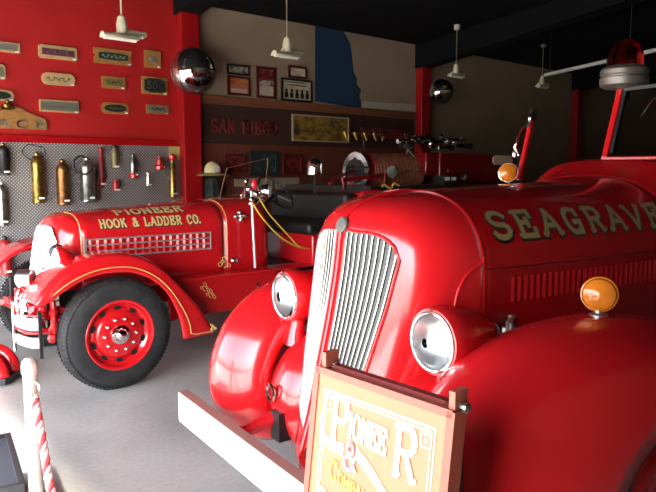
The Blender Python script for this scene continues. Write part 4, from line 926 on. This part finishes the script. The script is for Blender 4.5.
# front gear: siren, hooks, bumper
sr = MB().lathe([(.06, -.07), (.075, -.06), (.075, .05), (.06, .06), (.03, .08)], (-.58, -.48, .93), (-.75, .65, 0), 24).build('siren', STEEL, E1); MB().tube([(-.58, -.47, .86), (-.54, -.42, .72), (-.48, -.36, .62)], .03, 8).build('siren_mount', RED, sr)
for sg in (-1, 1):
    pth = smoothpath([(-.57, sg*.82, 0), (-.635, sg*.78, 0), (-.67, sg*.68, 0), (-.69, sg*.53, 0)], 3); bmp = MB()
    for z0, z1, m in ((.56, .655, 0), (.42, .50, 0), (.53, .545, 1), (.67, .685, 1)):
        bmp.grid(lambda i, k: (pth[i].x, pth[i].y, (z0, z1)[k]), range(len(pth)), range(2), m)
    bq = bmp.build('bumper', [mat('bumper_white', (.85, .84, .82), .3, .2), RED], E1, solid=.02)
    MB().bx(-.60, -.575, sg*.83-.012, sg*.83+.012, .34, .72).build('bumper_post', BLACK, bq, smooth=False); MB().cyl((-.70, sg*.53, .36), (-.70, sg*.53, .76), .012, n=10).build('bumper_post', CHROME, bq)
fr = MB(); fr.bar((-.68, -.5, .56), (-.35, -.36, .63), .06, .06); fr.bar((-.68, .5, .56), (-.35, .36, .63), .06, .06); fr.bar((-.50, -.45, .60), (-.50, .45, .60), .08, .08); fr.build('bumper_arm', RED, E1, bevel=.01)
gg = MB(); rr = random.Random(3)
for k in range(9): gg.ball((-.50+rr.uniform(-.1, .12), -.62+rr.uniform(-.12, .14), .60+rr.uniform(-.14, .14)), rr.uniform(.025, .05), 8)
gg.tube([(-.60, -.66, .70), (-.45, -.60, .62), (-.30, -.45, .60)], .035, 8); gg.tube([(-.62, -.5, .50), (-.45, -.62, .50), (-.40, -.70, .62)], .03, 8); gg.tube([(-.45, -.72, .76), (-.45, -.72, .50)], .025, 8); gg.tube([(-.3, -.4, .66), (-.36, -.66, .66)], .03, 8)
gg.build('steering_gear', RED, E1)
hk = MB()
for v, z, h in ((-.70, .66, .17), (-.66, .64, .2), (-.58, .66, .15), (-.45, .64, .2)): hk.tube([(-.64, v, z), (-.655, v, z+h*.6), (-.62, v+.02, z+h)], .012, 6)
hk.ball((-.66, -.70, .68), .03, 8).ball((-.66, -.55, .74), .03, 8); hk.build('chrome_hooks', CHROME, E1)
lb = MB()
for k in range(4): lb.bx(-.44, -.40, -.72, -.62, .72+k*.05, .755+k*.05)
lb.build('louvered_light', WHITE, E1, smooth=False)
# ================================================================== SIGN (A-frame board in front of the engine)
ZS = 1.22; TL = Vector(onZ(318, 367, ZS)); TR = Vector(onZ(452, 412, ZS)); W = (TR-TL).length; ex = (TR-TL).normalized(); nrm = Vector((ex.y, -ex.x, 0))
if nrm.x > 0: nrm = -nrm
LEAN = math.radians(7); dn = Vector((0, 0, -1))*math.cos(LEAN)+nrm*math.sin(LEAN); fn = dn.cross(ex).normalized()
if fn.dot(nrm) < 0: fn = -fn
SG = empty('sign_board', (TL.x, TL.y, 0), 'orange A-frame sign board with white ribbon lettering standing before the grille', 'sign')
O = Vector((0, 0, ZS)); LH = (ZS-.03)/math.cos(LEAN)
def sp3(s, t, off=0): return O+ex*s+dn*t+fn*off
def slab(s0, s1, t0, t1, o0, o1, mb=None):
    mb = mb or MB(); V = [sp3(s, t, o) for s in (s0, s1) for t in (t0, t1) for o in (o0, o1)]
    return mb.add(V, [(0, 1, 3, 2), (4, 6, 7, 5), (0, 4, 5, 1), (2, 3, 7, 6), (0, 2, 6, 4), (1, 5, 7, 3)])
FP = slab(0, W, 0, LH*.92, -.02, .0).build('front_panel', PEACH, SG, smooth=False)
fr = MB(); slab(-.004, W+.004, -.004, .016, -.03, .004, fr); slab(W-.012, W+.012, 0, LH, -.045, .004, fr); slab(-.012, .010, 0, LH, -.045, .004, fr); slab(0, W, LH*.90, LH*.93, -.03, .004, fr)
fr.build('panel_frame', mat('frame_redbrown', (.36, .07, .04), .45), SG, smooth=False)
# rear leaf of the A-frame
dn2 = Vector((0, 0, -1))*math.cos(.05)-nrm*math.sin(.05)
def sp4(s, t, off=0): return O+Vector((0, 0, .012))-nrm*.035+ex*s+dn2*t+nrm*off
bk = MB()
for s0, s1, t0, t1 in ((0, W, 0, .05), (0, .04, 0, 1.215), (W-.04, W, 0, 1.215), (0, W, .06, 1.0)):
    V = [sp4(s, t, o) for s in (s0, s1) for t in (t0, t1) for o in (-.012, .012)]; bk.add(V, [(0, 1, 3, 2), (4, 6, 7, 5), (0, 4, 5, 1), (2, 3, 7, 6), (0, 2, 6, 4), (1, 5, 7, 3)])
bk.build('rear_panel', MAROON, SG, smooth=False)
for s in (.02, W-.005):
    hb = MB(); hb.add([], []); c = sp3(s, -.018, -.03); hb.obx(c, ex*.009, nrm*.026, Vector((0, 0, .034))); h_ = hb.build('hinge_block', mat('hinge_red', (.42, .10, .06), .5), SG, smooth=False)
    MB().lathe([(.013, -.008), (.013, .012), (.001, .016)], sp3(s+.014, -.01, -.035), ex, 10).build('hinge_bolt', STEEL, h_)
# sign painting
def spt(x, y, off=.002): return sp3(x*W/.534, y*W/.534, off)
bd = MB()
def line(a, b, w, off=.0015, mb=bd):
    a, b = Vector((*a, 0)), Vector((*b, 0)); d = (b-a).normalized(); n = Vector((-d.y, d.x, 0))*w/2
    mb.add([spt(*(p.xy), off) for p in (a-n, b-n, b+n, a+n)], [(0, 1, 2, 3)])
m_ = .045; hh = LH*.90; WS = .534
for q in ((m_, .06), (m_+.012, .072)):
    line((q[0], q[1]), (WS-q[0], q[1]), .005 if q[0] > m_ else .008); line((q[0], q[1]), (q[0], hh), .005); line((WS-q[0], q[1]), (WS-q[0], hh), .005); line((q[0], hh), (WS-q[0], hh), .005)
for cx in (.075, WS-.075):
    for a in ((-1, -1, 1, -1), (1, -1, 1, 1), (1, 1, -1, 1), (-1, 1, -1, -1)): line((cx+a[0]*.018, .10+a[1]*.018), (cx+a[2]*.018, .10+a[3]*.018), .006)
    line((cx-.006, .10), (cx+.006, .10), .012)
bd.build('border_lines', SIGNY if 0 else SIGNW, FP, smooth=False)
tm = MB()
def stext(txt, x0, yb, h, w, gap, t, curve=lambda x: 0, m=0, off=.003, mb=None, **k):
    lettering(mb if mb is not None else tm, txt, h, w, gap, t, lambda a, b: spt(x0+a, yb-b+curve(a), off), m, step=.02, **k)
arcf = lambda x: .0
stext('P', .088, .205, .135, .075, .01, .02, mb=tm); stext('IONEE', .165, .175, .07, .030, .0055, .012, lambda a: a*.06, mb=tm); stext('R', .350, .225, .14, .085, .01, .02, mb=tm)
tm.build('white_lettering', SIGNW, FP, smooth=False)
rb = MB()
def ribbon(P, w, mb, off=.0022):
    P = smoothpath([(a, b, 0) for a, b in P], 5)
    for i, (a, b) in enumerate(zip(P, P[1:])): mb.add([spt(a.x, a.y-w/2, off), spt(b.x, b.y-w/2, off), spt(b.x, b.y+w/2, off), spt(a.x, a.y+w/2, off)], [(0, 1, 2, 3)])
ribbon([(.035, .16), (.05, .20), (.09, .225), (.15, .222)], .036, rb); ribbon([(.205, .215), (.27, .25), (.34, .305), (.40, .325), (.46, .285)], .036, rb)
rb.build('ribbon', SIGNW, FP, smooth=False)
for wd in (0, 1):
  tm2 = MB()
  if wd == 0: stext('HOOK', .058, .228, .022, .016, .005, .0035, lambda a: .004*math.sin(a*22), mb=tm2, off=.0035, serif=False)
  else: stext('LADDER', .225, .24, .022, .0155, .005, .0035, lambda a: a*.66, mb=tm2, off=.0035, serif=False)
  tm2.build('ribbon_lettering', mat('ribbon_gold', (.75, .5, .2), .5), FP, smooth=False)
am = MB(); stext('&', .155, .275, .08, .055, .01, .012, mb=am, off=.004); am.build('ampersand', SIGNP, FP, smooth=False)
cm_ = MB(); stext('C', .10, .325, .055, .034, .006, .007, mb=cm_, serif=False); stext('OMPANY', .142, .33, .034, .020, .005, .006, lambda a: a*.16, mb=cm_, serif=False); cm_.build('yellow_lettering', SIGNY, FP, smooth=False)
nm_ = MB(); stext('25', .045, .46, .085, .055, .012, .016, mb=nm_); stext('FE', .21, .475, .075, .048, .012, .013, mb=nm_); nm_.build('number_lettering', SIGNW, FP, smooth=False)
# ================================================================== STANCHION, ROPE, BOX, TOY
sx, sy = .780, 2.912
t = empty('stanchion', (sx, sy, 0), 'pale metal rope post with rounded cap standing at lower left', 'stanchion')
PST = noise_mat('worn_post_paint', (.50, .42, .36), (.66, .62, .57), 9, .35, .3)
MB().lathe([(.16, 0), (.16, .012), (.13, .03), (.045, .045), (.035, .06)], n=28).build('base', PST, t)
MB().lathe([(.029, .05), (.029, .93), (.034, .935), (.034, .965), (.031, .985), (.018, 1.0), (.001, 1.004)], n=22).build('post', PST, t)
MB().tube([(.01, -.03, .90), (.02, -.045, .89), (.022, -.045, .86), (.02, -.032, .84)], .006, 6).build('rope_hook', STEEL, t)
t2_ = bpy.data.objects.new('x', None); bpy.data.objects.remove(t2_)
rp = smoothpath([(sx-.002, sy-.055, .845), (sx-.006, sy-.12, .76), (sx-.012, sy-.20, .63), (sx-.02, sy-.29, .50), (sx-.03, sy-.42, .38), (sx-.05, sy-.62, .30), (sx-.08, sy-.9, .27), (sx-.1, sy-1.2, .32)], 9)
rr_ = MB()
for k in range(3):
    pts = []
    for i, p in enumerate(rp):
        tn = (rp[min(i+1, len(rp)-1)]-rp[max(i-1, 0)]).normalized(); x, y, a = basis(tn); L = i*.030; an = L*42/1.0*.9+k*2*PI/3
        pts.append(p+x*.0095*math.cos(an)+y*.0095*math.sin(an))
    rr_.tube(pts, .010, 8, m=1 if k < 2 else 0)
tag(rr_.build('barrier_rope', [mat('rope_red', (.62, .05, .06), .7), mat('rope_white', (.70, .42, .40), .7)]), 'twisted red and white rope hanging from the pale post', 'rope')
c9, c23 = onZ(9, 429, .30), onZ(23, 479, .30)
t = empty('display_case', (0, 0, 0), 'low black box with a raised rim at the lower left corner', 'box')
xr = (c9.x+c23.x)/2; DKG = mat('box_charcoal', (.015, .017, .020), .4)
t.location = (xr-.31, (c9.y+c23.y)/2, 0); hy = (c9.y-c23.y)/2; t.rotation_euler = (0, 0, math.atan2(-(c9.x-c23.x), c9.y-c23.y))
hy = (c9-c23).length/2
MB().bx(-.30, .30, -hy+.01, hy-.01, 0, .27).build('body', DKG, t, bevel=.006, smooth=False)
MB().bx(-.28, .28, -hy+.03, hy-.03, .27, .282).build('top_panel', mat('panel_slate', (.028, .036, .048), .35), t, smooth=False)
rm = MB()
for q in ((-.31, .31, -hy, -hy+.03), (-.31, .31, hy-.03, hy), (-.31, -.28, -hy+.03, hy-.03), (.28, .31, -hy+.03, hy-.03)): rm.bx(*q, .25, .30)
rm.build('rim', DKG, t, bevel=.004, smooth=False)
# child's pedal car in front of the ladder engine
pc = onZ(15, 374, .06); dirv = Vector((-.763, .647, 0))
t = empty('pedal_car', (pc.x+dirv.x*.42, pc.y+dirv.y*.42, 0), 'small red toy pedal car on the floor, only its rounded fender in view', 'toy car', math.atan2(dirv.y, dirv.x))
# local x runs away from the visible end (to the left of the picture)
bd_ = MB(); bd_.grid(lambda u, k: (u, .10*math.cos(PI*k/10), .07+(.20+.06*math.sin((u+.4)*3))*math.sin(PI*k/10)), frange(-.25, .42, 10), range(11)); bd_.build('body', RED, t, solid=.008)
for sx_, hx, hz in ((-.20, .22, .24), (.22, .18, .20)):
    for sg in (-1, 1):
        fm = MB(); fm.grid(lambda i, k: (sx_+hx*math.cos(PI*i/14)*math.sin(PI*k/14)**.6, sg*.10-.07*math.cos(PI*k/14), .065+hz*math.sin(PI*i/14)*math.sin(PI*k/14)**.5), range(15), range(15)); fm.build('fender', RED, t, ang=60)
        w_ = MB().lathe([(.055, -.02), (.06, -.015), (.06, .015), (.055, .02)], (sx_, sg*.14, .06), (0, 1, 0), 24).build('wheel', RUB, t); MB().lathe([(.03, -.024), (.03, .024)], (sx_, sg*.14, .06), (0, 1, 0), 20).build('hub_cap', STEEL, w_)
MB().bx(-.42, .40, -.17, .17, .015, .07).build('running_board', BLACK, t, bevel=.005)
MB().tube([(.05+.03*math.sin(k*PI/8), .09*math.cos(k*PI/8), .45+.08*math.sin(k*PI/8)) for k in range(16)], .008, 6, True).cyl((.1, 0, .3), (.05, 0, .45), .01).build('steering_wheel', BLACK, t)
# ================================================================== LIGHT
w = bpy.data.worlds.new('sky'); SC.world = w; w.use_nodes = True; nt = w.node_tree; bg = nt.nodes['Background']
sky = nt.nodes.new('ShaderNodeTexSky'); sky.sky_type = 'NISHITA'; sky.sun_disc = False; sky.sun_elevation = math.radians(48); sky.sun_rotation = math.radians(200); sky.air_density = 1.0; sky.dust_density = 3.0
hs_ = nt.nodes.new('ShaderNodeHueSaturation'); hs_.inputs['Saturation'].default_value = .45
nt.links.new(sky.outputs[0], hs_.inputs['Color']); nt.links.new(hs_.outputs[0], bg.inputs['Color']); bg.inputs['Strength'].default_value = 1.3
sun = bpy.data.lights.new('sun', 'SUN'); sun.energy = 13; sun.angle = math.radians(7); sun.color = (1, .95, .87)
so = bpy.data.objects.new('sun', sun); COL.objects.link(so); so.rotation_euler = Vector((.78, .16, -1.0)).normalized().to_track_quat('-Z', 'Y').to_euler()
pl = bpy.data.lights.new('door_portal', 'AREA'); pl.shape = 'RECTANGLE'; pl.size = DY1-DY0; pl.size_y = DZ; pl.cycles.is_portal = True
po = bpy.data.objects.new('door_portal', pl); COL.objects.link(po); po.location = (X0, (DY0+DY1)/2, DZ/2); po.rotation_euler = Vector((1, 0, 0)).to_track_quat('-Z', 'Z').to_euler()
cam = bpy.data.cameras.new('camera'); co = bpy.data.objects.new('camera', cam); COL.objects.link(co); SC.camera = co
cam.sensor_width = 36; cam.lens = F/656*36; cam.clip_start = .05
fwd = Vector((math.cos(HEAD)*math.cos(PIT), math.sin(HEAD)*math.cos(PIT), -math.sin(PIT)))
co.location = (0, 0, H); co.rotation_euler = fwd.to_track_quat('-Z', 'Y').to_euler()
vs_ = SC.view_settings; SC.display_settings.display_device = 'sRGB'; vs_.view_transform = 'Standard'; vs_.look = 'None'; vs_.gamma = 1; vs_.exposure = 0.95
SC.cycles.use_denoising = True; SC.cycles.max_bounces = 8; SC.cycles.sample_clamp_indirect = 8; SC.cycles.caustics_reflective = False; SC.cycles.caustics_refractive = False
